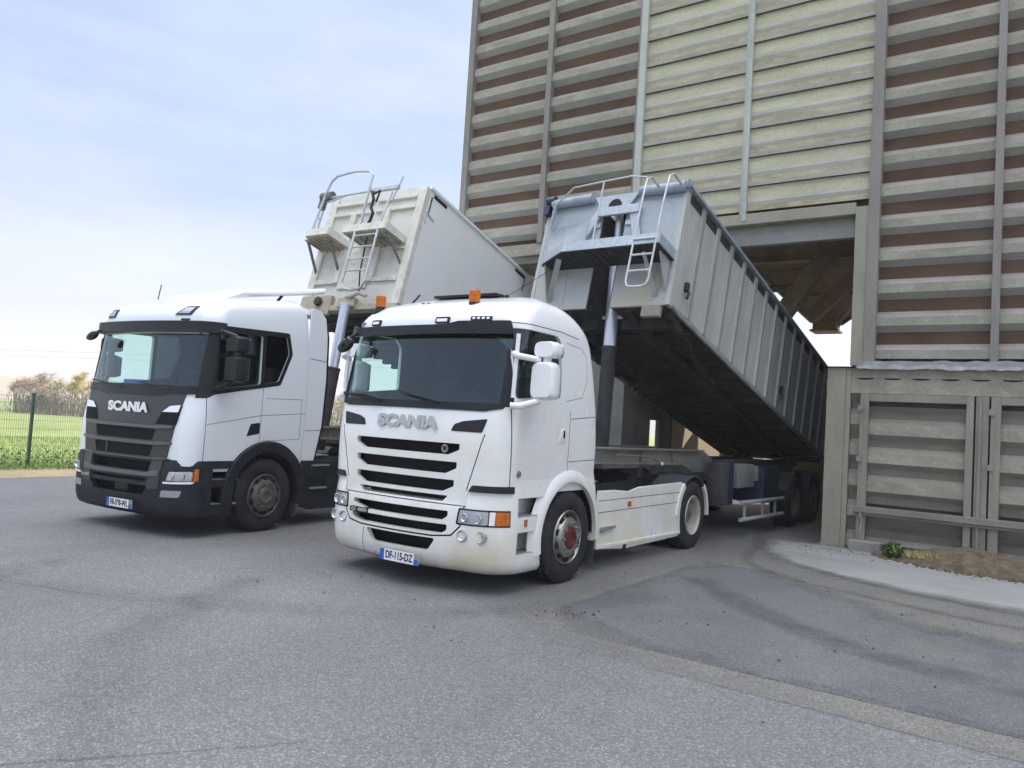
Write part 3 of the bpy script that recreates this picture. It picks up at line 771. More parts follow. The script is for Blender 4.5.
# ------------------------------------------------------------------ second tractor, dark lower body
def dark_grille_tractor(loc, rz):
    root = tag(empty('tractor_unit', loc, rz), 'white tractor unit with dark grey grille, black bumper and wheel arches, roof wing', 'truck', 'tractor units parked side by side')
    FO, WB = 1.40, 3.75
    def sm(t): t = max(0., min(1., t)); return t * t * (3 - 2 * t)
    warp = lambda x, y, z: z + sm((z - 2.74) / .25) * .150 * max(0, min(y, 2.3) - .25)
    A = Loft([(.86, 1.215, .02, 2.08, .22, .06, .10), (1.4, 1.225, .03, 2.10, .24, .06, .11), (1.88, 1.225, .09, 2.10, .30, .06, .13),
              (2.3, 1.22, .155, 2.10, .27, .06, .14), (2.66, 1.21, .205, 2.10, .26, .08, .14), (2.80, 1.205, .21, 2.10, .26, .10, .14),
              (2.94, 1.17, .25, 2.08, .30, .14, .14), (3.03, 1.10, .36, 2.04, .30, .2, .13), (3.09, .98, .60, 1.98, .25, .2, .10)], warp, 3)
    ws = rounded([(-1.17, 1.93), (1.17, 1.93), (1.15, 2.64), (-1.15, 2.64)], .05)
    sw = rounded([(.40, 1.92), (1.18, 2.05), (1.18, 2.72), (.40, 2.70)], .04)
    sw2 = rounded([(1.24, 2.06), (1.50, 2.11), (1.68, 2.52), (1.62, 2.76), (1.24, 2.74)], .04)
    cuts = [(ws, 'y', -.6, .62)] + [(p, 'x', a, a + .6) for p in (sw, sw2) for a in (.9, -1.5)]
    gr = []
    door = strip([(.30, 2.7), (.33, 1.9), (.33, .9)], .010) + strip([(1.235, 2.0), (1.235, 1.25)], .008) + strip([(.35, 1.47), (1.235, 1.62), (2.08, 1.68)], .008) \
        + strip([(1.30, 1.86), (1.98, 1.88), (1.98, 1.30), (1.30, 1.27)], .007)
    for p in door: gr += [(p, 'x', 1.0, 1.4), (p, 'x', -1.4, -1.0)]
    wheelcut = MB(); wheelcut.cyl((-1.7, FO, .55), (1.7, FO, .55), .68, 40)
    outer = boolean(A.bm(0, 0), A.bm(-.045, 1), 'DIFFERENCE')
    g = A.patch(gr, -.010, .03)
    for fc in g.faces: fc.material_index = 2
    outer = boolean(outer, g, 'DIFFERENCE')
    cuts.append((rect(-.88, .88, .5, .982), 'y', -.6, .5))
    cm = MB()
    for q in cuts: cm.prism(*q)
    outer = boolean(outer, cm.bm, 'DIFFERENCE', True)
    outer = boolean(outer, wheelcut.bm, 'DIFFERENCE', True)
    from_bm(outer).build('cab', ['paint2', 'interior', 'seam'], root, 32)
    from_bm(A.patch([(ws, 'y', -.6, .62)], -.016, -.010)).build('windscreen', 'glass', root, 40)
    for sx in (1, -1):
        def pm(p): return p if sx > 0 else mirrored(p)
        from_bm(A.patch(pm([(sw, 'x', .9, 1.5)]), -.022, -.016)).build('side_window', 'glassd', root, 40)
        from_bm(A.patch(pm([(sw2, 'x', .9, 1.5)]), -.022, -.016)).build('rear_side_window', 'privacy', root, 40)
        # black band round the side glass
        band = A.patch(pm([(rounded([(.20, 1.80), (.34, 1.81), (.42, 1.86), (1.54, 2.06), (1.74, 2.52), (1.66, 2.82), (.20, 2.76)], .03), 'x', 1.12, 1.5)]), -.008, .005)
        hole = MB()
        for p in pm([(sw, 'x', .7, 1.6), (sw2, 'x', .7, 1.6)]): hole.prism(*p)
        from_bm(boolean(band, hole.bm, 'DIFFERENCE', True)).build('window_surround', 'black', root, 40)
        from_bm(A.patch(pm([(rounded([(1.13, 1.90), (1.4, 1.86), (1.4, 2.78), (1.12, 2.74)], .02), 'y', -.5, .46)]), -.008, .006)).build('pillar_trim', 'black', root, 40)
        from_bm(A.patch(pm([(rounded([(1.0, 1.33), (1.22, 1.37), (1.22, 1.52), (1.06, 1.50)], .015), 'x', .9, 1.5)]), -.008, .004)).build('door_handle', 'black', root, 40)
        if sx > 0:
            tf = MB(); tf.solid([[V((x, y, z)) for y, z in ((2.05, 3.18 + dz), (2.05, 3.25 + dz), (2.30, 3.24 + dz), (2.44, 3.14 + dz), (2.42, 3.10 + dz), (2.28, 3.18 + dz))] for x, dz in ((-1.16, -.03), (-.9, .05), (.9, .05), (1.16, -.03))]); tf.build('roof_fairing', 'paint2', root, 40)
        # fairing behind the cab
        f = MB()
        f.prism([(2.085, .98), (2.34, .98), (2.46, 1.5), (2.49, 2.2), (2.46, 2.85), (2.40, 3.14), (2.28, 3.24), (2.085, 3.26)], 'x', 1.19 * sx if sx < 0 else 1.165, 1.19 if sx > 0 else -1.165)
        q = f.build('side_fairing', 'paint2', root, 0, .01)
        MB().prism(strip([(2.30, .98), (2.42, 1.5), (2.45, 2.2), (2.42, 2.85), (2.36, 3.1)], .04)[1], 'x', -1.185 if sx < 0 else 1.17, -1.17 if sx < 0 else 1.185).build('rubber_edge', 'black', q, 0)
        e = MB()
        for p in strip([(2.36, .98), (2.485, 1.5), (2.515, 2.2), (2.485, 2.85), (2.42, 3.1)], .04): e.prism(p, 'x', -1.18 if sx < 0 else 1.15, -1.15 if sx < 0 else 1.18)
        e.build('rubber_edge', 'black', q, 0)
        MB().prism([(2.12, 1.42), (2.44, 1.437), (2.44, 1.445), (2.12, 1.428)], 'x', -1.1915 if sx < 0 else 1.18, -1.18 if sx < 0 else 1.1915).build('panel_gap', 'gap', q, 0)
        MB().prism([(2.12, 2.50), (2.47, 2.483), (2.47, 2.491), (2.12, 2.508)], 'x', -1.1915 if sx < 0 else 1.18, -1.18 if sx < 0 else 1.1915).build('panel_gap', 'gap', q, 0)
    # grille
    gp = A.patch([(rounded([(-1.03, 1.90), (1.03, 1.90), (.86, .98), (-.86, .98)], .03), 'y', -.5, .6)], -.02, .014)
    cut = MB()
    for hw, zt, zb in ((.64, 1.375, 1.225), (.62, 1.165, 1.015)): cut.prism(rounded([(-hw, zt), (hw, zt), (hw - .05, zb), (-hw + .05, zb)], .03), 'y', -.5, .5)
    from_bm(boolean(gp, cut.bm, 'DIFFERENCE', True)).build('grille_panel', 'grille', root, 40)
    b = MB()
    from_bm(A.patch([(rect(-.66, .66, 1.0, 1.39), 'y', -.5, .5)], -.01, .004)).build('grille_mesh', 'mesh', root, 40)
    for zt, zb in ((1.43, 1.38), (1.222, 1.17), (1.012, .985)):
        bar = [(rounded([(-.93, zt), (-.70, zt), (-.60, zt - .015), (.60, zt - .015), (.70, zt), (.93, zt), (.91, zb + .02), (.66, zb), (-.66, zb), (-.91, zb + .02)], .008, 2), 'y', -.5, .6)]
        from_bm(A.patch(bar, .0, .030)).build('grille_bar', 'silverbar', root, 40)
    from_bm(A.patch([(rect(-.33, -.30, .99, 1.2), 'y', -.5, .5)], .0, .020)).build('grille_strut', 'grille', root, 40)
    from_bm(A.patch([(rounded([(-1.12, 1.845), (-.75, 1.835), (-.6, 1.80), (.6, 1.80), (.75, 1.835), (1.12, 1.845), (1.14, 1.95), (-1.14, 1.95)], .02), 'y', -.5, .7)], -.01, .018)).build('scuttle_panel', 'black', root, 40)
    for sx in (1, -1):
        def pm(p): return p if sx > 0 else mirrored(p)
        q = from_bm(A.patch(pm([(rounded([(.62, 1.44), (.955, 1.44), (1.0, 1.70), (.80, 1.68), (.70, 1.60)], .02), 'y', -.5, .6)]), -.0, .022)).build('air_deflector_grille', 'mesh', root, 40)
        from_bm(A.patch(pm([(rounded([(.71, 1.60), (.975, 1.605), (.995, 1.70), (.82, 1.68)], .015), 'y', -.5, .6)]), .0, .028)).build('position_lamp', 'lenswhite', q, 40)
    em = MB(); em.lathe([(0, .04), (.004, .036), (.006, .002)], (.74, .055, 1.30), 'y', 18); 
    e2 = em.build('emblem', 'badge', root)
    text_mesh('maker_lettering', 'SCANIA', .17, 'lenswhite', root, (.03, .030, 1.635), .84, .008, .004)
    w = MB()
    for x0, x1 in ((-.98, -.15), (-.05, .85)):
        w.tube([(x1, .04, 1.90), (lerp(x0, x1, .5), .07, 1.955), (x0, .15, 1.985)], .011, 6)
    build_each(w, 'wiper', 'black', root)
    v = [(rounded([(-1.3, 2.655), (1.3, 2.655), (1.3, 2.80), (-1.3, 2.80)], .02), 'y', -.6, .50)]
    from_bm(A.patch(v, .0, .075)).build('sun_visor', 'black', root, 40)
    for poly in ([(-.99, 2.875), (-.78, 2.875), (-.80, 3.0), (-.95, 3.0)], [(.55, 2.89), (.82, 2.89), (.88, 3.02), (.68, 3.015)]):
        q = from_bm(A.patch([(rounded(poly, .015), 'y', -.4, 1.0)], -.02, .014)).build('roof_lamp', 'black', root, 0)
        cx, cz = sum(p[0] for p in poly) / 4, sum(p[1] for p in poly) / 4
        from_bm(A.patch([([(lerp(cx, a, .7), lerp(cz, b2, .68)) for a, b2 in poly], 'y', -.4, 1.0)], .0, .02)).build('lens', 'lens', q, 0)
    from_bm(A.patch([(rect(.68, .82, 2.815, 2.84), 'y', -.4, 1.0)], -.01, .012)).build('marker_lamp', 'dkblue', root, 0)
    # roof wing
    s = MB(); rings = []
    for y, z, hw, th in ((.50, 3.08, .78, .02), (.8, 3.24, .86, .05), (1.05, 3.36, .90, .07), (1.6, 3.45, .92, .08), (2.2, 3.57, .93, .09), (2.6, 3.66, .93, .09), (2.64, 3.665, .92, .05)):
        rings.append([V((x, y, zz)) for x, zz in rounded([(-hw, z - th), (hw, z - th), (hw * .96, z), (0, z + .02), (-hw * .96, z)], .04, 3)])
    s.solid(rings).build('roof_wing', 'paint2', root, 50)
    st = MB()
    for x in (-.75, .75): st.bar((x, 1.75, 3.26), (x, 1.9, 3.44), .03, .03)
    build_each(st, 'wing_strut', 'black', root, 0)
    an = MB(); an.lathe([(3.08, .05), (3.13, .04), (3.17, .014), (3.18, .002)], (-.52, .72, 0), 'z', 12); an.tube([(-.52, .72, 3.15), (-.48, .74, 3.42)], .008, 6); an.build('aerial', 'black', root)
    # bumper and lower body in black plastic
    Bl = Loft([(.245, 1.17, .14, 1.0, .30, .05, .10), (.29, 1.235, .05, 1.0, .32, .05, .11), (.45, 1.25, -.01, 1.0, .34, .05, .12), (.70, 1.25, -.02, 1.0, .34, .05, .12), (.92, 1.245, .0, 1.0, .32, .05, .11), (1.0, 1.235, .02, 1.0, .30, .05, .10)], None, 3)
    body = boolean(Bl.bm(0), Bl.bm(-.06, 1), 'DIFFERENCE')
    cut = MB(); cut.cyl((-1.7, FO, .52), (1.7, FO, .52), .60, 36)
    for sx in (1, -1):
        e0, e1 = (1.08, 1.6) if sx > 0 else (-1.6, -1.08)
        cut.box(e0, e1, .48, .9, .44, .66); cut.box(e0, e1, .48, .9, .76, .90)
    body = boolean(body, cut.bm, 'DIFFERENCE', True)
    cut = MB(); cut.box(-1.0, 1.0, .8, 1.4, 0, 1.4)
    for p in ([(-.62, .955), (.62, .955), (.58, .825), (-.58, .825)], [(-.58, .735), (.58, .735), (.55, .695), (-.55, .695)], [(-.60, .645), (.60, .645), (.52, .52), (-.52, .52)]): cut.prism(rounded(p, .02), 'y', -.5, .4)
    body = boolean(body, cut.bm, 'DIFFERENCE', True)
    from_bm(body).build('bumper', ['dkblue', 'interior'], root, 32)
    b = MB(); b.box(-.68, .68, .14, .17, .48, .96); b.build('grille_mesh', 'mesh', root, 0)
    b = MB(); b.box(-.14, .14, .06, .12, .53, .64); b.build('radar_cover', 'black', root, 0, .01)
    for zt, zb in ((.815, .765),):
        from_bm(Bl.patch([(rounded([(-.80, zt + .045), (-.66, zt + .03), (-.58, zt), (.58, zt), (.66, zt + .03), (.80, zt + .045), (.78, zb + .02), (.60, zb), (-.60, zb), (-.78, zb + .02)], .008, 2), 'y', -.5, .5)], .0, .022)).build('grille_bar', 'silverbar', root, 40)
    for gk in (-1, 1): from_bm(Bl.patch([(rounded([(gk * .82, .99), (gk * .64, .99), (gk * .60, .60), (gk * .80, .62)], .02), 'y', -.5, .5)], .0, .012)).build('grille_cheek', 'grille', root, 40)
    text_mesh('badge_lettering', 'R 500', .05, 'badge', root, (-.70, -.012, .69), .17, .002, .003)
    number_plate(root, .15, -.05, .385, 'FB-598-WL')
    for sx in (1, -1):
        def pm(p): return p if sx > 0 else mirrored(p)
        q = from_bm(Bl.patch(pm([(rounded([(.84, .68), (1.4, .70), (1.4, .93), (.88, .93)], .02), 'y', -.5, .34)]), -.02, .003)).build('headlight', 'black', root, 40)
        from_bm(Bl.patch(pm([(rounded([(.92, .735), (1.205, .745), (1.205, .865), (.96, .85)], .02), 'y', -.5, .32)]), .0, .008)).build('lamp_glass', 'lens', q, 40)
        for cx in (1.0, 1.12):
            d = MB(); d.lathe([(.01, .05), (-.006, .052), (-.010, .042), (.004, .03), (.008, .004)], (sx * cx, Bl.front_y(cx, .8) - .008, .80), 'y', 20); d.build('bulb_reflector', 'chrome', q)
        from_bm(Bl.patch(pm([(rounded([(.88, .695), (1.21, .71), (1.22, .74), (1.0, .725), (.875, .72)], .006, 2), 'y', -.5, .34)]), .0, .012)).build('daylight_strip', 'lenswhite', q, 40)
        from_bm(Bl.patch(pm([(rect(1.215, 1.40, .745, .90), 'y', -.5, .275)]), .0, .008)).build('indicator', 'amber', q, 40)
        from_bm(Bl.patch(pm([(rounded([(.84, .52), (1.11, .535), (1.13, .62), (.86, .61)], .02), 'y', -.5, .34)]), -.01, .008)).build('fog_lamp', 'lens', root, 40)
        a0, a1 = (1.06, 1.24) if sx > 0 else (-1.24, -1.06)
        t = MB(); t.box(a0, a1, .485, .90, .425, .445); t.box(a0, a1, .485, .90, .745, .765); build_each(t, 'step_tread', 'tread', root, 0)
        # broad black arch
        rings = []
        for i in range(27):
            a = radians(lerp(-14, 194, i / 26)); q_ = .76 if True else 0
            rings.append([V((sx * x, FO - k * cos(a), .52 + k * sin(a))) for x, k in ((.74, .59), (1.262, .59), (1.268, .61), (1.262, .735), (1.235, .75), (1.19, .75), (.74, .615))])
        MB().solid(rings).build('wheel_arch', 'dkblue', root, 35)
        f = MB(); f.prism([(1.98, .17), (2.01, .17), (2.02, .5), (1.99, .5)], 'x', .86 if sx > 0 else -1.22, 1.22 if sx > 0 else -.86); f.build('mud_flap', 'mud', root, 0)
        # mirrors
        x0 = sx * (1.44 if sx > 0 else 1.35); dy = 0 if sx > 0 else .06
        for nm, y0, y1, z0, z1 in (('mirror', .46 + dy, .66 + dy, 2.04, 2.38), ('wide_mirror', .46 + dy, .66 + dy, 2.42, 2.63)):
            rings = []
            yc, zc = (y0 + y1) / 2, (z0 + z1) / 2
            for dx, gsc in ((-.10, .86), (-.07, .97), (0, 1.0), (.06, .96), (.10, .82), (.115, .55)):
                hx, hz = .13 * gsc, (z1 - z0) / 2 * gsc
                rings.append([V((x0 + u, yc + dx, zc + k)) for u, k in rounded([(-hx, -hz), (hx, -hz), (hx * .92, hz), (-hx * .92, hz)], .05 * gsc)])
            mm = MB().solid(rings).build(nm, 'black', root, 50)
            g = MB(); hx, hz = .10, (z1 - z0) / 2 * .85
            g.prism(rounded([(x0 - hx, zc - hz), (x0 + hx, zc - hz), (x0 + hx, zc + hz), (x0 - hx, zc + hz)], .03), 'y', yc + .113, yc + .119); g.build('mirror_glass', 'chrome', mm, 0)
        a = MB()
        a.tube([(sx * 1.17, .40, 2.70), (sx * 1.28, .45 + dy, 2.68), (x0, .54 + dy, 2.62)], .035, 10)
        a.tube([(sx * 1.20, .42, 1.93), (sx * 1.28, .46 + dy, 1.95), (x0, .54 + dy, 2.06)], .032, 10)
        a.tube([(x0, .56 + dy, 2.36), (x0, .56 + dy, 2.44)], .05, 10)
        build_each(a, 'mirror_arm', 'black', root)
        # dark side skirt
        a0, a1 = (1.17, 1.20) if sx > 0 else (-1.20, -1.17)
        s = MB(); s.prism([(2.12, .30), (2.3, .25), (4.66, .25), (4.74, .32), (4.74, .98), (2.12, .98)], 'x', a0, a1)
        sk = s.build('side_skirt', 'dkblue', root, 0, .012)
        MB().box(1.195 if sx > 0 else -1.235, 1.235 if sx > 0 else -1.195, 2.28, 2.62, .56, .585).build('step_tread', 'tread', sk, 0)
        MB().box(1.195 if sx > 0 else -1.225, 1.225 if sx > 0 else -1.195, 2.30, 2.66, .90, .925).build('step_tread', 'tread', sk, 0)
        MB().box(1.19 if sx > 0 else -1.205, 1.205 if sx > 0 else -1.19, 2.28, 2.62, .60, .72).build('step_recess', 'gap', sk, 0)
        rear_mudguard(root, sx, FO + WB, .60, .72 * sx, 1.215 * sx, 5, 175, 'mud')
    fm = MB(); fm.lathe([(-.04, .02), (-.03, .10), (0, .115), (.03, .10), (.04, .02)], (-.93, .06, 2.59), 'y', 20)
    for vtx in fm.bm.verts: vtx.co.z = 2.59 + (vtx.co.z - 2.59) * .5 + (vtx.co.x + .93) * .3
    fm.tube([(-.90, .16, 2.68), (-.93, .07, 2.62)], .02, 8); fm.build('front_mirror', 'black', root)
    cab_inside(root, 1.2, .08, 2.1, 1.10, 1.93)
    d = MB(); d.box(-.66, -.24, .40, .52, 1.93, 2.02); d.build('paperwork', 'plateblue', root, 0, .01)
    tractor_chassis(root, 6.1, FO, 1., WB, FO + WB - .55)
    for sx in (1, -1): make_wheel(root, (sx * 1.07, FO, R_T), sx, 'darkrim', 'darkrim', 'front')
    for sx in (1, -1): make_wheel(root, (sx * 1.06, FO + WB, R_T), sx, 'darkrim', 'darkrim', 'rear', True)
    return root

# ------------------------------------------------------------------ tipping trailers
def trailer_chassis(root, body_hinge, box_mat, frame_mat, front, rails_z=(1.26, 1.47), axles=(5.93, 7.29), hinge_y=8.15):
    """root at the king pin, on the ground; y runs to the rear"""
    c = MB(); z0, z1 = rails_z
    for sx in (-.46, .46):
        prof = [(front, z0), (2.15, z0 - .04), (3.05, .95), (hinge_y + .15, .95), (hinge_y + .15, 1.26), (3.5, 1.28), (3.15, z1 - .06), (2.9, z1 - .01), (front, z1)]
        c.prism(prof, 'x', sx - .012, sx + .012)
        c.prism([(a, b + .0) for a, b in [(front, z1 - .02), (2.9, z1 - .03), (2.9, z1 - .005), (front, z1 + .004)]], 'x', sx - .09, sx + .09)
        c.prism([(front, z0 - .004), (2.1, z0 - .045), (2.1, z0 - .02), (front, z0 + .02)], 'x', sx - .09, sx + .09)
        c.box(sx - .085, sx + .085, 3.5, hinge_y + .1, 1.262, 1.284); c.box(sx - .085, sx + .085, 3.05, hinge_y + .1, .945, .967)
        for y in (front + .6, .6, 1.7): c.box(sx - .07, sx + .07, y - .01, y + .01, z0, z1 - .02)
    for y in (front + .04, front + 1.1, 0, 1.3, 3.3, 4.6, 5.2, 6.6, hinge_y): c.box(-.46, .46, y - .05, y + .05, 1.0 if y > 3 else z0 + .02, 1.24 if y > 3 else z1 - .03)
    c.box(-.5, .5, -.55, .55, z0 - .08, z0 - .005)
    for y in axles:
        c.cyl((-1.0, y, .5), (1.0, y, .5), .07); 
        for sx in (-.46, .46): c.box(sx - .06, sx + .06, y - .5, y + .35, .62, .70); c.box(sx - .08, sx + .08, y + .2, y + .45, .62, .95)
    c.cyl((-.62, hinge_y, 1.33), (.62, hinge_y, 1.33), .06)
    ch = c.build('chassis_frame', frame_mat, root, 30)
    for sx in (1, -1):
        for y in axles:
            wl = make_wheel(root, (sx * 1.06, y, R_T), sx, 'darkrim', 'darkrim', 'rear', False, R_T, .37)
            g = rear_mudguard(root, sx, y, .585, .86 * sx, 1.24 * sx, 25, 155, 'frame', False)
        l = MB(); l.box(sx * .62 - .06, sx * .62 + .06, 2.45, 2.60, .52, 1.1); l.box(sx * .62 - .045, sx * .62 + .045, 2.48, 2.57, .28, .6); l.box(sx * .62 - .12, sx * .62 + .12, 2.38, 2.66, .25, .29)
        l.build('landing_leg', 'frame', root, 30, .008)
        g = MB()
        for z in (.33, .62): g.tube([(sx * 1.19, 3.0, z), (sx * 1.19, axles[0] - .62, z - .02)], .035, 8)
        for y in (3.25, 4.2, 4.9): g.box(sx * 1.17 - .015, sx * 1.17 + .015, y - .03, y + .03, .33, .62)
        g.build('side_guard', 'tube', root, 40)
    for sx in (1, -1):
        b = MB(); b.box(.95 if sx > 0 else -1.2, 1.2 if sx > 0 else -.95, 2.05, 2.40, .60, 1.30); b.build('side_box', box_mat[0], root, 30, .03)
        b = MB(); b.box(.85 if sx > 0 else -1.18, 1.18 if sx > 0 else -.85, 2.48, 2.66, .60, 1.32); b.build('ladder_box', box_mat[1], root, 30, .02)
        b = MB(); b.box(.62 if sx > 0 else -1.15, 1.15 if sx > 0 else -.62, 2.9, 3.75, .86, 1.26); b.build('tool_tray', box_mat[2], root, 30, .03)
        b = MB(); b.box(.66 if sx > 0 else -1.10, 1.10 if sx > 0 else -.66, 3.78, 4.12, .95, 1.22); b.build('valve_box', box_mat[3], root, 30, .03)
        b = MB(); b.box(.60 if sx > 0 else -1.18, 1.18 if sx > 0 else -.60, 4.2, 5.05, .55, 1.2); b.build('stowage_box', box_mat[1], root, 30, .03)
    t = MB(); t.cyl((-.4, 3.95, .72), (-.4, 5.2, .72), .17, 20); t.build('air_tank', 'frame', root)
    ln = MB(); ln.tube([(.56, -.3, 1.37), (.56, .35, 1.36), (.62, .7, 1.35), (.66, .95, 1.27)], .014, 6); q = ln.build('cable_conduit', 'galv', root)
    d = MB(); d.lathe([(0, .03), (.02, .028), (.03, .002)], (.665, .97, 1.25), 'x', 12); d.build('marker_lamp', 'lenswhite', q)

def ram(root, base, top, stages, name='tipping_ram'):
    b, t = V(base), V(top); d = t - b; n = len(stages)
    prev = None
    for i, (r, f0, f1, mt) in enumerate(stages):
        mb = MB(); mb.cyl(b + d * f0, b + d * f1, r, 28)
        mb.cyl(b + d * (f1 - .012), b + d * f1, r * 1.08, 28)
        o = mb.build(name if prev is None else 'ram_stage', mt, root if prev is None else prev, 40)
        if prev is None: prev = o
    return prev

def grey_trailer(loc, rz):
    root = tag(empty('tipper_trailer', loc, rz), 'grey ribbed aluminium tipping trailer raised behind the nearer white tractor, ladder on its front wall', 'trailer', 'tipping trailers raised at the bay')
    trailer_chassis(root, None, ('frame', 'navy', 'galv', 'beigebox'), 'gooseneck', -1.45)
    T = radians(14.4)
    L = 8.75; HF, HR = 1.85, 1.95
    def topz(s): return lerp(HF, HR, s / L)
    # walls (local frame: x across, y from front wall to tailgate, z up from the floor)
    w = MB()
    for sx in (1, -1):
        w.prism([(.02, .0), (L, .0), (L, topz(L) - .04), (.02, topz(0) - .04)], 'x', sx * 1.20 - .02, sx * 1.20 + .02)
    w.box(-1.18, 1.18, .45, L, .0, .05); w.box(-1.18, -.15, .03, .449, .0, .05); w.box(.27, 1.18, .03, .449, .0, .05)
    w.box(-1.18, 1.18, L - .06, L - .02, .05, HR - .05)
    body = w.build('tipping_body', 'alubody', root, 0)
    body.location = (0, -.145, 3.502); body.scale = (.962, 1, 1); body.rotation_euler = (-T, 0, 0)
    # front wall with the pocket for the ram
    f = MB()
    f.box(-1.2, -.15, -.02, .03, -.02, HF - .03); f.box(.27, 1.2, -.02, .03, -.02, HF - .03); f.box(-.15, .27, -.02, .03, 1.60, HF - .03)
    build_each(f, 'front_wall', 'aluplate', body, 0)
    k = MB(); k.box(-.148, -.125, -.017, .70, .0, 1.59); k.box(.255, .268, -.017, .70, .0, 1.59); k.box(-.17, .29, .70, .72, .05, 1.70); k.box(-.17, .29, .031, .72, 1.70, 1.72)
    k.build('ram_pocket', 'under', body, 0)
    # corner posts, ribs and rail
    for sx in (1, -1):
        p = MB(); p.box(sx * 1.21 - .035, sx * 1.21 + .035, -.03, .10, -.02, HF - .05); p.build('corner_post', 'alubody', body, 0, .008)
        n = 14
        for i in range(n):
            s0 = .62 + i * (L - .85) / (n - 1)
            r_ = MB(); x0, x1 = sx * 1.221, sx * 1.262
            zt = topz(s0) - .06
            pts = [(x0, s0 - .065), (x1, s0 - .045), (x1, s0 + .045), (x0, s0 + .065)]
            r_.solid([[V((x, y, .02)) for x, y in pts], [V((x, y, zt)) for x, y in pts]])
            r_.build('side_rib', 'rib', body, 0)
        t = MB(); t.solid([[V((sx * a, s, topz(s) + b)) for a, b in ((1.13, -.05), (1.295, -.05), (1.30, -.01), (1.28, .02), (1.15, .02))] for s in (-.06, L * .5, L + .03)])
        t.build('top_rail', 'rail', body, 30)
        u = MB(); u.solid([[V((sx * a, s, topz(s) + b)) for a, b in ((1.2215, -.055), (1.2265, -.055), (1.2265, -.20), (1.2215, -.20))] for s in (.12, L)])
        u.build('rail_shade', 'under', body, 0)  # dark strip painted in as the shade under the top rail
        bl = MB(); bl.prism([(.06, -.01), (.3, -.05), (L, -.06), (L, .018), (.06, .018)], 'x', sx * 1.235 - .02, sx * 1.235 + .02); bl.build('bottom_rail', 'rib', body, 0)
        for yy in (.42, 5.05):
            h = MB(); h.tube([(sx * 1.25, yy, .42), (sx * 1.29, yy + .02, .34), (sx * 1.29, yy - .03, .25)], .022, 6); h.box(sx * 1.25 - .03, sx * 1.25 + .03, yy - .04, yy + .04, .38, .50)
            h.build('body_hook', 'under', body, 40)
    # floor frame seen from below
    u = MB()
    u.box(-1.18, 1.18, .45, L, -.012, .0); u.box(-1.18, -.15, .0, .449, -.012, .0); u.box(.27, 1.18, .0, .449, -.012, .0)
    for sx in (-.52, .52):
        u.prism([(.12, -.05), (.5, -.18), (L, -.20), (L, -.012), (.12, -.012)], 'x', sx - .05, sx + .05)
    for i in range(40):
        y = .25 + i * (L - .4) / 39
        if y < .7 or (y < 3.4 and i % 3): continue
        for a, b in ((-1.18, -.57), (-.47, .47), (.57, 1.18)): u.box(a, b, y - .035, y + .035, -.10, -.013)
    u.bar((-1.15, .2, -.07), (-.58, 3.3, -.07), .12, .1); u.bar((1.15, .2, -.07), (.58, 3.3, -.07), .12, .1)
    u.box(-1.18, -.15, .42, .56, -.18, -.02); u.box(.27, 1.18, .42, .56, -.18, -.02)
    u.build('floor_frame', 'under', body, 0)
    bb = MB(); bb.box(.82, 1.12, -.04, .04, -.19, -.03); bb.build('buffer_block', 'beigebox', body, 0, .01)
    bk = MB()
    for i in range(9): bk.box(-.66, -.585, 4.45 + i * .47, 4.53 + i * .47, -.125, -.101)
    build_each(bk, 'glint_patch', 'tube', body, 0)  # pale pieces stand in for light glinting along the floor bearers
    # front-wall ironwork
    a = MB()
    a.bar((-.20, -.06, 1.55), (-.62, -.06, .78), .13, .06, (0, 1, 0)); a.bar((.40, -.06, 1.55), (.62, -.06, .78), .13, .06, (0, 1, 0))
    a.prism([(-.34, HF - .03), (.46, HF - .03), (.30, 1.60), (-.18, 1.60)], 'y', -.075, -.022)
    a.box(-.22, .52, -.12, -.076, 1.46, 1.60); a.box(-.40, -.16, -.05, -.021, 1.30, 1.38); a.box(.28, .50, -.05, -.021, 1.30, 1.38)
    a.build('ram_bracket', 'blueGrey', body, 0, .006)
    ar = MB(); ar.prism([(-.06, 1.605), (.18, 1.605), (.17, 1.68), (.12, 1.735), (.06, 1.75), (.0, 1.735), (-.05, 1.68)], 'y', -.081, -.074); ar.build('bracket_opening', 'hole', body, 0)
    st = MB()
    for x in (-.62, .93): st.box(x - .02, x + .02, -.026, -.021, .05, .60)
    build_each(st, 'wall_stiffener', 'aluplate', body, 0)
    cu = MB(); cu.solid([[V((x, -.02 - d, z)) for x, z, d in ((-1.12, .92, .0), (-1.12, 1.30, .0), (-1.05, 1.33, dd), (-.35, 1.42, dd), (-.35, .86, dd), (-1.05, .86, dd))] for dd in (.001, .09)])
    cu.build('rounded_panel', 'aluplate', body, 40, .03)
    p = MB()
    plan = [(-1.0, -.02), (-1.0, -.22), (-.42, -.55), (1.20, -.55), (1.20, -.02)]
    p.prism(plan, 'z', .66, .69)
    for q in zip(plan[1:-1], plan[2:]):
        (x0, y0), (x1, y1) = q
        if y0 == y1 or True: p.bar((x0, y0, .735), (x1, y1, .735), .03, .15)
    pl = p.build('catwalk', 'blueGrey', body, 0)
    pb = MB(); pb.prism(plan, 'z', .645, .659); 
    for i in range(14): pb.box(-.4 + i * .115, -.385 + i * .115, -.54, -.03, .635, .645)
    pb.build('catwalk_grating', 'under', body, 0)
    br = MB()
    for x in (-.93, 1.14):
        br.solid([[V((x - .012, y, z)) for y, z in ((-.025, .64), (-.025, .18), (-.36 if x > 0 else -.24, .64))], [V((x + .012, y, z)) for y, z in ((-.025, .64), (-.025, .18), (-.36 if x > 0 else -.24, .64))]])
    br.bar((-.55, -.4, .63), (-.86, -.03, .12), .09, .03); br.bar((.9, -.4, .63), (1.0, -.03, .12), .05, .03)
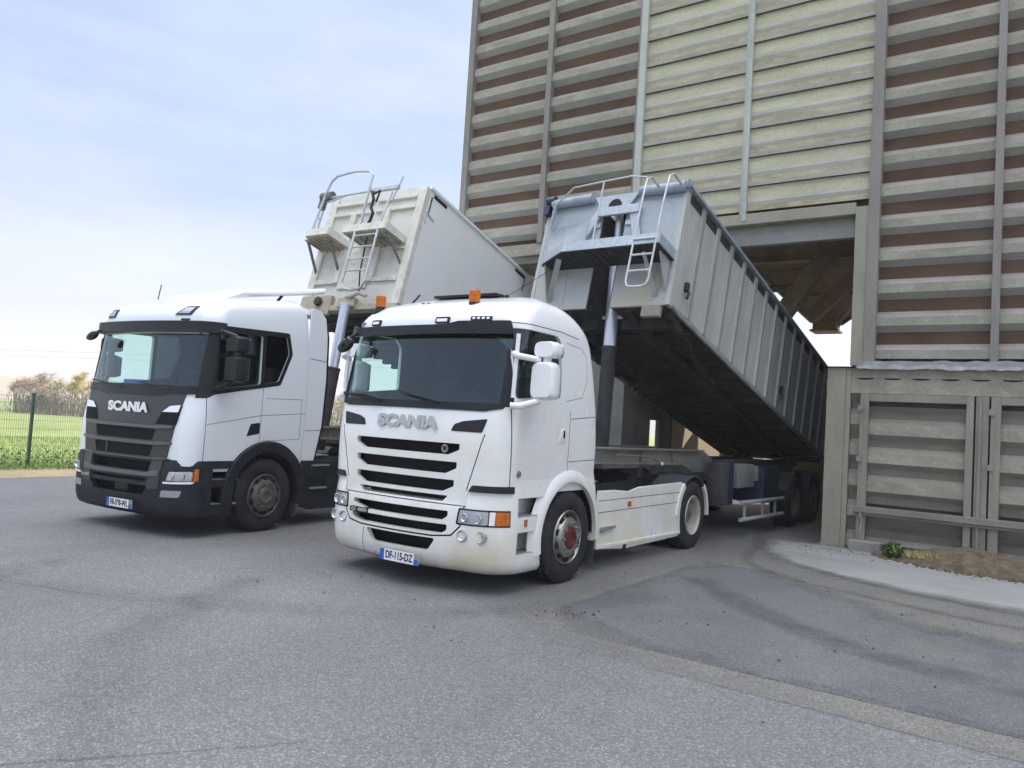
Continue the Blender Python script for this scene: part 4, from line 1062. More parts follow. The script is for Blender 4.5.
    build_each(br, 'catwalk_bracket', 'aluplate', body, 0)
    r = MB()
    r.tube([(-.98, -.22, .70), (-.98, -.24, 1.60), (-.93, -.27, 1.67), (-.45, -.52, 1.755), (.1, -.53, 1.775), (.55, -.53, 1.79), (.78, -.48, 1.77), (.84, -.40, 1.73)], .014, 8)
    r.tube([(.09, -.53, .75), (.09, -.53, 1.775)], .014, 8)
    r.build('handrail', 'tube', body)
    ld = MB()
    ld.tube([(.82, -.06, 1.80), (.82, -.42, 1.80), (.81, -.50, 1.72), (.81, -.54, 1.3), (.81, -.58, .10), (.84, -.58, .03), (.92, -.58, .01), (1.06, -.58, .01), (1.13, -.58, .03), (1.16, -.58, .10), (1.16, -.54, 1.3), (1.17, -.50, 1.72), (1.18, -.42, 1.80), (1.18, -.06, 1.80)], .016, 8)
    for z in (.25, .49, .73): ld.tube([(.81, -.575, z), (1.16, -.575, z)], .014, 6)
    ld.build('ladder', 'tube', body)
    cr = MB(); cr.cyl((-1.12, -.09, HF - .06), (-.36, -.09, HF - .04), .075, 18); cr.cyl((.48, -.09, HF - .04), (1.24, -.09, HF - .06), .075, 18); cr.box(1.1, 1.27, -.12, .05, HF - .09, HF + .05)
    build_each(cr, 'sheet_roll', 'rail', body, 40)
    mo = MB(); mo.cyl((-1.24, -.10, HF - .0), (-1.08, -.10, HF - .0), .075, 16); mo.box(-1.25, -1.17, -.13, -.02, HF - .24, HF - .05); mo.build('sheet_motor', 'bluecap', body, 40)
    tp = MB()
    pts = [(-1.10, -.12, HF - .10), (-1.02, -.14, HF - .17), (-1.06, -.1, HF - .30), (-1.12, -.06, HF - .48)]
    tp.tube(pts, .022, 7); tp.build('sheet_strap', 'rail', body)
    ram(root, (.05, .17, 1.20), (.05, .38, 5.22), ((.108, 0, .44, 'frame'), (.095, .43, .76, 'ramchrome'), (.078, .76, .82, 'black'), (.062, .82, 1, 'ramchrome')))
    return root

def white_trailer(loc, rz):
    root = tag(empty('tipper_trailer', loc, rz), 'smooth white tipping trailer raised behind the dark grille tractor, hoop rail on its front', 'trailer', 'tipping trailers raised at the bay')
    trailer_chassis(root, None, ('frame', 'navy', 'galv', 'beigebox'), 'gooseneck', -1.45, (1.26, 1.47), (6.7, 8.06), 9.2)
    T = radians(14.95); L = 9.5; H = 2.45
    w = MB()
    for sx in (1, -1): w.prism([(.06, .02), (L, .02), (L, H - .05), (.06, H - .05)], 'x', sx * 1.21 - .025, sx * 1.21 + .025)
    w.box(-1.18, 1.18, .05, L, .0, .05); w.box(-1.18, 1.18, L - .05, L, .05, H - .05)
    body = w.build('tipping_body', 'wbody', root, 0)
    body.location = (-.10, .03, 3.745); body.rotation_euler = (-T, 0, 0)
    f = MB(); f.prism([(-1.18, .0), (1.18, .0), (1.18, H - .05), (.4, H + .02), (-.4, H + .02), (-1.18, H - .05)], 'y', .0, .04); fw = f.build('front_wall', 'wfront', body, 0)
    # frame members of the front wall
    g = MB()
    for sx in (1, -1):
        g.prism([(sx * 1.06, .0), (sx * 1.245, .0), (sx * 1.245, H - .04), (sx * 1.06, H - .04)], 'y', -.05, .07)
    for x in (-.50, .38): g.box(x - .07, x + .07, -.07, -.001, .48, 2.0)
    g.box(-.43, .31, -.05, -.001, .35, 1.25)
    g.build('front_post', 'wframe', body, 0, .012)
    h = MB()
    for z in (2.25, 2.02): h.box(-1.05, -.05, -.055, -.001, z - .045, z + .02); h.box(.05, 1.05, -.055, -.001, z - .045, z + .02)
    for a, b in ((-1.05, -.44), (.46, 1.05)): h.box(a, b, -.055, -.001, .47, .56)
    h.box(.46, 1.05, -.05, -.001, 1.12, 1.16)
    build_each(h, 'front_stiffener', 'wframe', body, 0, .006)
    s = MB(); s.box(-1.24, 1.24, -.09, .10, -.12, -.005)
    s.box(-1.24, -.42, -.10, -.02, -.20, .20)
    s.build('front_sill', 'wtan', body, 0, .012)
    k = MB(); k.lathe([(-.18, .03), (-.17, .09), (-.12, .095), (-.10, .06), (-.09, .06)], (-.72, .0, .06), 'y', 8, True); k.build('coupling_knob', 'under', body, 30)
    fl = MB(); fl.box(-1.2, 1.2, .1, L, -.16, -.01)
    for i in range(30): fl.box(-1.19, 1.19, .3 + i * .31, .37 + i * .31, -.24, -.16)
    fl.build('floor_frame', 'under', body, 0)
    for sx in (1, -1):
        t = MB(); t.prism([(.05, H - .06), (L + .02, H - .06), (L + .02, H + .01), (.05, H + .01)], 'x', sx * 1.225 - .045, sx * 1.225 + .045); t.build('top_rail', 'wbody', body, 0, .015)
        d = MB(); d.box(sx * 1.238 - .004, sx * 1.238 + .004, .14, .17, 1.95, 2.28); d.box(sx * 1.238 - .004, sx * 1.238 + .004, .20, .62, 2.29, 2.36); d.box(sx * 1.238 - .004, sx * 1.238 + .004, 3.72, 3.75, 2.0, 2.35); d.box(sx * 1.238 - .004, sx * 1.238 + .004, 3.3, 3.72, 2.30, 2.37)
        build_each(d, 'sheet_strap', 'black', body, 0)
        d = MB(); d.tube([(sx * 1.245, .10, 1.95), (sx * 1.25, .12, 1.70)], .012, 6); d.tube([(sx * 1.245, .12, 1.92), (sx * 1.25, .34, 1.86)], .010, 6); build_each(d, 'sheet_hook', 'tube', body)
        d = MB(); d.prism([(.3, .14), (.34, .14), (.50, .40), (.46, .40)], 'x', sx * 1.237 - .003, sx * 1.237 + .003); 
        for i in range(4): d.prism([(.9 + i * .12, .10), (.93 + i * .12, .10), (.99 + i * .12, .24), (.96 + i * .12, .24)], 'x', sx * 1.237 - .003, sx * 1.237 + .003)
        build_each(d, 'side_marking', 'black', body, 0)
    tarp = MB(); n = 12; rings = []
    for sy in (.1, L): rings.append([V((1.20 * cos(pi * i / n), sy, H - .03 + .10 * sin(pi * i / n))) for i in range(n + 1)])
    tarp.solid(rings); tarp.build('roll_cover', 'wbody', body, 40)
    # two catwalk wings
    for nm, plan, z in (('a', [(-1.18, -.02), (-1.18, -.30), (-1.0, -.62), (-.42, -.62), (-.42, -.02)], 1.24), ('b', [(-.05, -.02), (-.05, -.60), (1.0, -.60), (1.0, -.02)], 1.24)):
        p = MB(); p.prism(plan, 'z', z, z + .03)
        for (x0, y0), (x1, y1) in zip(plan[:-1], plan[1:]): p.bar((x0, y0, z + .06), (x1, y1, z + .06), .03, .14)
        q = p.build('catwalk', 'wframe', body, 0)
        u = MB(); u.prism([(lerp(sum(c[0] for c in plan) / len(plan), a, .94), lerp(sum(c[1] for c in plan) / len(plan), b, .94)) for a, b in plan], 'z', z - .03, z - .001)
        for i in range(6):
            x0 = min(c[0] for c in plan); x1 = max(c[0] for c in plan); xx = lerp(x0 + .1, x1 - .1, i / 5); u.box(xx - .012, xx + .012, -.55, -.03, z - .06, z - .03)
        u.build('catwalk_grating', 'wtan', body, 0)
    b = MB(); b.bar((-1.1, -.45, 1.2), (-1.12, -.03, .72), .04, .04); b.bar((-.5, -.45, 1.2), (-.5, -.03, .72), .04, .04); b.bar((.98, -.50, 1.22), (1.05, -.03, .80), .035, .035); b.bar((.6, -.5, 1.22), (1.0, -.1, 1.06), .035, .035)
    build_each(b, 'catwalk_bracket', 'galv', body, 0)
    l = MB()
    for x in (.28, .84): l.tube([(x, -.58, .18), (x, -.60, 1.3), (x, -.50, 1.52 if x < .5 else 2.05)], .024, 8)
    for z in (.42, .66, .90, 1.14): l.tube([(.28, -.59, z), (.84, -.59, z)], .016, 6)
    l.tube([(.28, -.58, .18), (.36, -.56, .08), (.56, -.55, .05), (.76, -.56, .08), (.84, -.58, .18)], .022, 8)
    l.build('ladder', 'tube', body)
    st = MB(); st.tube([(.52, -.5, 1.15), (.36, -.30, .55), (.28, -.12, .22)], .014, 6); st.build('gas_strut', 'black', body)
    r = MB()
    r.tube([(-.98, -.55, 1.28), (-.86, -.56, 2.2), (-.80, -.56, 2.45), (-.68, -.56, 2.56), (-.2, -.56, 2.60), (.18, -.56, 2.55), (.28, -.56, 2.45), (.28, -.54, 1.9), (.28, -.52, 1.3)], .024, 8)
    r.tube([(-1.14, -.30, 1.28), (-1.02, -.38, 2.1)], .018, 8); r.tube([(-1.02, -.38, 2.1), (-.86, -.56, 2.2)], .016, 7); r.tube([(-1.1, -.33, 1.75), (-.92, -.55, 1.7), (-.9, -.56, 1.4)], .014, 6)
    r.tube([(-.86, -.5, 2.12), (.30, -.5, 2.14)], .022, 8); r.tube([(-.84, -.5, 2.02), (-.4, -.5, 2.10)], .018, 8); r.tube([(.90, -.50, 1.9), (1.02, -.50, 2.35)], .016, 7)
    r.bar((.30, -.5, 2.14), (.98, -.5, 2.14), .06, .07)
    r.build('handrail', 'tube', body)
    m = MB(); m.cyl((-1.02, -.48, 2.16), (-.74, -.48, 2.16), .10, 14); m.box(-1.05, -.95, -.52, -.4, 1.92, 2.1); build_each(m, 'sheet_motor', 'galv', body, 40)
    m = MB(); m.tube([(.36, -.53, 2.1), (.46, -.54, 1.92), (.44, -.53, 1.75), (.54, -.54, 1.62), (.50, -.52, 1.48), (.42, -.5, 1.38)], .030, 7); m.tube([(.40, -.54, 2.02), (.58, -.55, 2.08), (.54, -.54, 1.85)], .022, 6); build_each(m, 'sheet_rope', 'black', body)
    m = MB(); m.tube([(-.02, -.12, .12), (.2, -.2, .10), (.32, -.16, .18), (.52, -.14, .12)], .035, 8); m.box(-.16, .26, -.16, -.05, -.08, .10); m.build('ram_head', 'wtan', body, 40)
    ram(root, (.05, -.64, 1.05), (.06, -.22, 3.74), ((.125, 0, .55, 'frame'), (.09, .54, 1, 'ramchrome')))
    return root

# ------------------------------------------------------------------ silo building
YF = 13.9
def clad(name, root, x0, x1, z0, z1, prof, mats, y=YF, period=.555, phase=0.):
    """profiled sheeting: prof = list of (dz, depth, material of the strip above this point)"""
    mb = MB(); pts = []
    z = z0 - phase
    while z < z1:
        for dz, d, m in prof: pts.append((z + dz, d, m))
        z += period
    pts = [p for p in pts if z0 - 1e-6 <= p[0] <= z1 + 1e-6]
    bm = mb.bm; nx = max(2, int((x1 - x0) / .45)); cols = []
    for z, d, m in pts:
        row = []
        for i in range(nx + 1):
            x = lerp(x0, x1, i / nx)
            w = (noise.noise(V((x * 1.1, z * 2.3, 3.1))) * .006) if 0 < i < nx else 0
            row.append(bm.verts.new((x, y + d + w, z)))
        cols.append((row, m))
    for (a, m), (b, _) in zip(cols[:-1], cols[1:]):
        for i in range(nx):
            f = bm.faces.new((a[i], a[i + 1], b[i + 1], b[i])); f.material_index = m
    return mb.build(name, mats, root, 0)

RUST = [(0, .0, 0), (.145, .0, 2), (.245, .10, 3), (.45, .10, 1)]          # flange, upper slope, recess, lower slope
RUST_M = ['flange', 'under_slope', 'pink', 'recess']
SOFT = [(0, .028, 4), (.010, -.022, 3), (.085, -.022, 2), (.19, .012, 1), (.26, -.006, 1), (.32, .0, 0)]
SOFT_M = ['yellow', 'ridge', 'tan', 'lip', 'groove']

def silo():
    root = tag(empty('grain_silo', (-4, YF, 0)), 'tall corrugated grain silo with rust brown and pale yellow cladding above a loading bay', 'building')
    root.location = (0, 0, 0)
    TOP = 17.8
    clad('wall_panel', root, -11.24, -9.16, 5.70, TOP, RUST, RUST_M, YF, .5646, .33)
    clad('wall_panel', root, -9.03, -6.95, 5.70, TOP, RUST, RUST_M, YF, .5646, .33)
    part(clad('wall_panel', root, -6.74, -4.69, 5.86, TOP, SOFT, SOFT_M, YF, .549, .038), 'pale yellow wall panel')
    part(clad('wall_panel', root, -4.555, -2.46, 5.86, TOP, SOFT, SOFT_M, YF, .549, .038), 'pale yellow wall panel')
    clad('wall_panel', root, -2.28, -.65, 3.12, TOP, RUST, RUST_M, YF, .5516, .50)
    clad('wall_panel', root, -.54, 1.25, 3.12, TOP, RUST, RUST_M, YF, .5516, .50)
    clad('wall_panel', root, 1.36, 3.6, 3.12, TOP, RUST, RUST_M, YF, .5516, .50)
    clad('wall_panel', root, 3.7, 6., 3.12, TOP, RUST, RUST_M, YF, .5516, .50)
    b = MB(); b.box(-11.24, -6.9, YF + .165, YF + .18, 5.62, TOP); b.box(-6.899, -2.46, YF + .165, YF + .18, 5.67, TOP); b.box(-2.459, 5.9, YF + .165, YF + .18, 3.05, TOP); b.build('backing_wall', 'recess', root, 0)
    def post(x0, x1, z0, m, y0=-.05, y1=.16, zt=TOP + .1):
        p = MB(); p.box(x0, x1, YF + y0, YF + y1, z0, zt); p.build('post', m, root, 0, .006)
    post(-11.40, -11.24, 5.62, 'post', -.06, 10.1)
    post(-9.16, -9.03, 5.70, 'post'); post(-6.95, -6.88, 5.55, 'post', -.02); post(-6.88, -6.74, 5.60, 'postpale', -.08)
    post(-4.69, -4.63, 5.80, 'postpale', -.02); post(-4.63, -4.555, 5.72, 'postpale', -.06)
    post(-2.455, -2.28, 3.05, 'post', -.08); post(-2.66, -2.458, 3.05, 'jamb', -.05, .30, 5.78)
    post(-.65, -.54, 3.1, 'post', -.06); post(1.25, 1.36, 3.1, 'post', -.06); post(3.6, 3.7, 3.1, 'post', -.06)
    # bolts heads on the posts are left to the dirt; lintels
    b = MB(); b.box(-11.24, -6.95, YF - .02, YF + .16, 5.44, 5.698); b.build('lintel', 'flange', root, 0, .01)
    b = MB(); b.box(-6.745, -2.66, YF - .045, YF + .16, 5.655, 5.858); b.build('lintel', 'jamb', root, 0, .01)
    b = MB(); b.prism([(YF + .14, 5.30), (YF + .30, 5.30), (YF + .34, 5.44), (YF + .30, 5.50), (YF + .34, 5.66), (YF + .17, 5.66), (YF + .12, 5.48)], 'x', -11.3, -2.66); b.build('lintel_beam', 'under_slope', root, 0)
    # other walls and roof
    b = MB(); b.box(-11.24, -11.08, YF + .17, 24, 5.62, TOP); b.build('side_wall', 'flange', root, 0)
    b = MB(); b.box(5.9, 6.0, YF + .17, 24, 0, TOP); b.build('side_wall', 'flange', root, 0)
    b = MB(); b.box(-11.24, 6, 23.9, 24.0, 6.55, TOP); b.build('rear_wall', 'flange', root, 0)
    b = MB(); b.box(-2.5, 6, 23.9, 24.0, 0, 6.55); b.build('rear_wall', 'warmwall', root, 0)
    b = MB(); b.box(-11.4, 6, YF + .1, 24, TOP, TOP + .12); b.build('roof', 'galv', root, 0)
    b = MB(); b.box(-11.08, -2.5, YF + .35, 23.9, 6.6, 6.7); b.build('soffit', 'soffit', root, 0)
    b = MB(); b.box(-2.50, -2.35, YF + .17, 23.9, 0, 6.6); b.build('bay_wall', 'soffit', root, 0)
    # piers
    b = MB(); b.box(-8.0, -6.96, YF + .17, YF + .95, 0, 5.42); b.box(-7.45, -7.40, YF + .14, YF + .16, 0, 5.42); b.build('pier', 'concrete', root, 0, .01)
    for x0, x1 in ((-8.0, -6.96), ): 
        b = MB(); b.box(x0, x1, 23.1, 23.88, 0, 6.6); b.build('pier', 'concrete', root, 0, .01)
    b = MB(); b.box(-12.9, -12.5, 23.1, 23.9, 0, 4.88); b.build('pier', 'concrete', root, 0, .01)
    # wall between the two bays, with a slot of daylight
    b = MB(); b.box(-7.02, -6.96, YF + .96, 15.42, 0, 5.4); b.box(-7.02, -6.96, 15.93, 16.25, 0, 5.4); b.box(-7.02, -6.96, 15.42, 15.93, 1.98, 5.4); b.build('bay_wall', 'concrete', root, 0)
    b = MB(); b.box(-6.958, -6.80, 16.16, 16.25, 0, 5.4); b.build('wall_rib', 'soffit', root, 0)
    b = MB(); b.box(-7.2, -6.96, 16.252, 23.08, 0, 4.6); b.build('bay_wall', 'warmwall', root, 0)
    b = MB(); b.box(-6.958, -6.80, 20.2, 20.34, 0, 4.6); b.build('wall_rib', 'warmwall', root, 0)
    b = MB(); b.box(-5.6, -2.52, 20.6, 20.9, 0, 3.35); b.build('pit_wall', 'soffit', root, 0, .01)
    b = MB(); b.bar((-3.85, 18., 6.2), (-5.45, 18., 3.9), .36, .34, (0, 1, 0)); b.bar((-4.60, 18., 5.12), (-4.66, 18., 5.04), .46, .44, (0, 1, 0)); b.build('chute', 'hopper', root, 0)
    # hoppers hanging under the silo
    def hopper(cx, cy, hx, hy, zb, zt=6.58, o=.28):
        h = MB()
        top = [V((cx + a * hx, cy + b * hy, zt)) for a, b in ((-1, -1), (1, -1), (1, 1), (-1, 1))]
        bot = [V((cx + a * o, cy + b * o, zb + .25)) for a, b in ((-1, -1), (1, -1), (1, 1), (-1, 1))]
        h.solid([bot, top])
        bt2 = [V((cx + a * o, cy + b * o, zb)) for a, b in ((-1, -1), (1, -1), (1, 1), (-1, 1))]
        h.solid([bt2, [p - V((0, 0, .001)) for p in bot]])
        q = h.build('hopper', 'hopper', root, 0)
        r = MB()
        for t, b_ in zip(top, bot): r.bar(t.lerp(b_, .02), b_, .10, .14)
        r.box(cx - o - .07, cx + o + .07, cy - o - .07, cy + o + .07, zb + .22, zb + .28); r.box(cx - o - .06, cx + o + .06, cy - o - .06, cy + o + .06, zb - .02, zb + .03)
        for f_ in (.33, .66):
            c = [t.lerp(b_, f_) for t, b_ in zip(top, bot)]
            for k in range(4): r.bar(c[k], c[(k + 1) % 4], .06, .08)
        r.build('hopper_rib', 'hopper', q, 0)
    hopper(-4.62, 20.9, 1.95, 1.9, 4.6)
    b = MB(); b.bar((-3.05, 19.6, 6.35), (-4.75, 19.6, 4.75), .30, .30, (0, 1, 0)); b.build('chute', 'hopper', root, 0)
    b = MB(); b.tube([(-6.9, 18.6, 5.35), (-4.9, 18.6, 5.35)], .09, 10); b.build('pipe', 'galv', root)
    hopper(-9.2, 17.0, 1.7, 2.1, 4.6); hopper(-9.2, 21.5, 1.7, 2.1, 4.5)
    for y in (14.7, 19.25):
        b = MB(); b.box(-11.0, -2.52, y - .02, y + .02, 6.15, 6.59); b.box(-11.0, -2.52, y - .13, y + .13, 6.13, 6.15); b.build('bay_beam', 'hopper', root, 0)
    return root

# ------------------------------------------------------------------ low steel wall beside the bay
def low_wall():
    root = tag(empty('steel_wall', (0, 0, 0)), 'low weathered steel panel wall with crumpled flashing standing right of the loading bay', 'wall')
    y = 13.6
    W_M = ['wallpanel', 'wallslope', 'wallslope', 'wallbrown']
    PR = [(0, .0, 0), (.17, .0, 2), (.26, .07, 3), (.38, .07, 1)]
    p = MB(); p.box(-2.95, -2.66, y - .04, y + .24, .03, 2.985); p.box(-2.66, -2.58, y - .02, y + .10, .02, 2.985)
    q = p.build('corner_post', 'jamb', root, 0, .01)
    b = MB(); b.box(-3.02, -2.55, y - .10, y + .28, .0, .03)
    for x in (-2.98, -2.62): b.cyl((x + .02, y - .06, .03), (x + .02, y - .06, .06), .02, 6)
    b.build('base_plate', 'concrete', q, 0, .004)
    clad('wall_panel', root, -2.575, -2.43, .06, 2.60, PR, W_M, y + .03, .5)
    b = MB(); b.box(-2.60, 3.4, y + .20, y + .22, .0, 2.98); b.build('backing_wall', 'wallbrown', root, 0)
    b = MB(); b.box(-2.58, 3.4, y - .005, y + .12, 2.565, 2.985)
    fb = b.build('fascia', 'wallpanel', root, 0, .006)
    d = MB()
    for i in range(13):
        x = -2.36 + i * .405; n = 10
        top = [V((x + .135 * cos(pi * k / n), y - .008, 2.82 - .028 * sin(pi * k / n))) for k in range(n + 1)]
        d.solid([top, [v + V((0, .005, 0)) for v in top]])
    build_each(d, 'dent_shade', 'gap', fb, 0)  # dark crescents painted as the shade in the fascia dents
    xs = [(-2.42, -.82), (-.60, 1.10), (1.32, 3.1)]
    for x0, x1 in xs:
        f = MB()
        f.box(x0, x0 + .13, y - .05, y + .06, .06, 2.56); f.box(x1 - .10, x1, y - .05, y + .06, .06, 2.56); f.box(x0 + .131, x1 - .101, y - .045, y + .06, 2.44, 2.56)
        f.box(x0 + .05, x0 + .07, y - .056, y - .05, .7, 2.3)
        fr = f.build('gate_frame', 'wallframe', root, 0, .006)
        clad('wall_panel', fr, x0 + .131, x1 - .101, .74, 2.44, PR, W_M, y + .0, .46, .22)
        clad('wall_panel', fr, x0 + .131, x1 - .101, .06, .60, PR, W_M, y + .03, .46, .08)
        for z in (2.28, 1.45):
            h = MB(); h.box(x0 - .03, x0 + .05, y - .075, y - .051, z, z + .09); h.build('hinge', 'wallframe', fr, 0, .004)
    for x0, x1 in ((-.815, -.605), (1.105, 1.315)):
        p = MB(); p.box(x0 + .02, x1 - .02, y - .03, y + .10, .03, 2.56); p.box(x0 + .06, x0 + .10, y - .07, y - .031, .03, 2.56); p.build('gate_post', 'wallframe', root, 0, .006)
    b = MB(); b.box(-2.46, 3.2, y - .13, y - .052, .635, .735); b.box(-2.46, 3.2, y - .10, y - .052, .59, .63); b.build('bump_rail', 'wallslope', root, 0, .008)
    v = MB(); v.tube([(-2.36, y - .10, .64), (-2.33, y - .09, .50), (-2.36, y - .08, .30), (-2.35, y - .07, .12)], .02, 6); v.build('drain_pipe', 'wallpanel', root)
    k = MB(); k.box(-2.50, -2.02, y - .24, y - .01, .0, .19); k.build('kerb_block', 'concrete', root, 0, .025)
    # crumpled flashing on top
    m = MB(); bm = m.bm; n = 150; rows = []
    for j in range(7):
        row = []
        for i in range(n + 1):
            x = lerp(-2.98, 3.4, i / n); t = j / 6
            w = noise.noise(V((x * 3.1, t * 2, 1.7))); w2 = noise.noise(V((x * 9, t * 3, 7.7)))
            amp = 0 if x < -2.5 else 1
            yy = lerp(y - .10, YF - .02, t) + (w * .055 + w2 * .03) * (1 - t) * amp
            zz = 3.0 + .13 * t * amp + (.035 * w + .035 * w2) * amp * (1 - .6 * t) - ((.03 + .05 * max(0, w2)) * amp if j == 0 else 0)
            row.append(bm.verts.new((x, yy, zz)))
        rows.append(row)
    for a, c in zip(rows[:-1], rows[1:]):
        for i in range(n): bm.faces.new((a[i], a[i + 1], c[i + 1], c[i]))
    r = bmesh.ops.solidify(bm, geom=bm.faces[:], thickness=.01)
    m.build('flashing', 'flash', root, 0)
    return root

# ------------------------------------------------------------------ ground
def sheet(name, pts, z, mat, kind='structure', sub=0):
    m = MB(); m.face([V((x, y, z)) for x, y in pts]); o = m.build(name, mat, None, 0)
    if o.data.polygons[0].normal.z < 0: o.data.flip_normals()
    o['kind'] = kind
    return o

def soft_sheet(name, pts, z, mat, w=.5, step=.16):
    '''ground layer whose border thins out; 'fade' runs from 0 at the rim to 1 inside'''
    P = [V(p) for p in pts]; n = len(P)
    def sd(p):
        best = 1e9; ins = False
        for k in range(n):
            a, b = P[k], P[(k + 1) % n]; e = b - a; q = p - a
            t = max(0., min(1., q.dot(e) / max(e.dot(e), 1e-9))); best = min(best, (q - e * t).length)
            if (a.y > p.y) != (b.y > p.y) and p.x < (b.x - a.x) * (p.y - a.y) / (b.y - a.y) + a.x: ins = not ins
        return best if ins else -best
    x0, x1 = min(p.x for p in P), max(p.x for p in P); y0, y1 = min(p.y for p in P), max(p.y for p in P)
    nx, ny = int((x1 - x0) / step) + 3, int((y1 - y0) / step) + 3
    val = {}; vs = []; fd = []; idx = {}; fs = []
    for j in range(ny):
        for i in range(nx): val[i, j] = sd(V((x0 + (i - 1) * step, y0 + (j - 1) * step)))
    def vid(i, j):
        if (i, j) not in idx:
            idx[i, j] = len(vs); vs.append((x0 + (i - 1) * step, y0 + (j - 1) * step, z)); fd.append(max(0., min(1., (val[i, j] + w * .5) / w)))
        return idx[i, j]
    for j in range(ny - 1):
        for i in range(nx - 1):
            c = [(i, j), (i + 1, j), (i + 1, j + 1), (i, j + 1)]
            if max(val[k] for k in c) > -w * .5: fs.append([vid(*k) for k in c])
    me = bpy.data.meshes.new(name); me.from_pydata(vs, [], fs); me.update()
    at = me.attributes.new('fade', 'FLOAT', 'POINT')
    for k, f in enumerate(fd): at.data[k].value = f
    me.materials.append(M[mat]); o = bpy.data.objects.new(name, me); COL.objects.link(o); o['kind'] = 'structure'
    return o

def soften(m, top=1.):
    '''let a ground material break up towards its rim'''
    n, l = m.node_tree.nodes, m.node_tree.links; b = n['Principled BSDF']; out = n['Material Output']
    at = n.new('ShaderNodeAttribute'); at.attribute_name = 'fade'
    f = _noise(n, l, _coord(n, l), 2.2, 8, .72)
    k = _math(n, l, 'ADD', _math(n, l, 'MULTIPLY', at.outputs['Fac'], 1.15), _math(n, l, 'MULTIPLY', f, .9))
    k = _ramp(n, l, k, [(.50, 0.), (1.15 if top == 1 else 1.45, top)])
    tr = n.new('ShaderNodeBsdfTransparent'); mx = n.new('ShaderNodeMixShader')
    l.new(k, mx.inputs[0]); l.new(tr.outputs[0], mx.inputs[1]); l.new(b.outputs[0], mx.inputs[2]); l.new(mx.outputs[0], out.inputs[0])

def wobble(pts, amp, step=.25, seed=0.):
    out = []
    for i in range(len(pts)):
        a, b = V(pts[i]), V(pts[(i + 1) % len(pts)]); n = max(1, int((b - a).length / step))
        d = (b - a).normalized(); nrm = V((-d.y, d.x))
        for k in range(n):
            p = a.lerp(b, k / n); w = noise.noise(V((p.x * 1.7, p.y * 1.7, seed))) + .5 * noise.noise(V((p.x * 6, p.y * 6, seed)))
            out.append((p + nrm * amp * w)[:])
    return out

def speckle(n, l, v, col, k, scale=85.):
    vo = n.new('ShaderNodeTexVoronoi'); vo.inputs['Scale'].default_value = scale; l.new(v, vo.inputs['Vector'])
    sp = n.new('ShaderNodeSeparateColor'); l.new(vo.outputs['Color'], sp.inputs[0])
    st = _ramp(n, l, sp.outputs[0], [(.0, 1 - .30 * k), (.55, 1 - .06 * k), (.8, 1 + .14 * k), (1., 1 + .6 * k)])
    ed = _ramp(n, l, vo.outputs['Distance'], [(.25, 1.), (.62, 1 - .34 * k)])
    return _mix(n, l, 1., _mix(n, l, 1., col, st, 'MULTIPLY'), ed, 'MULTIPLY'), vo.outputs['Distance']

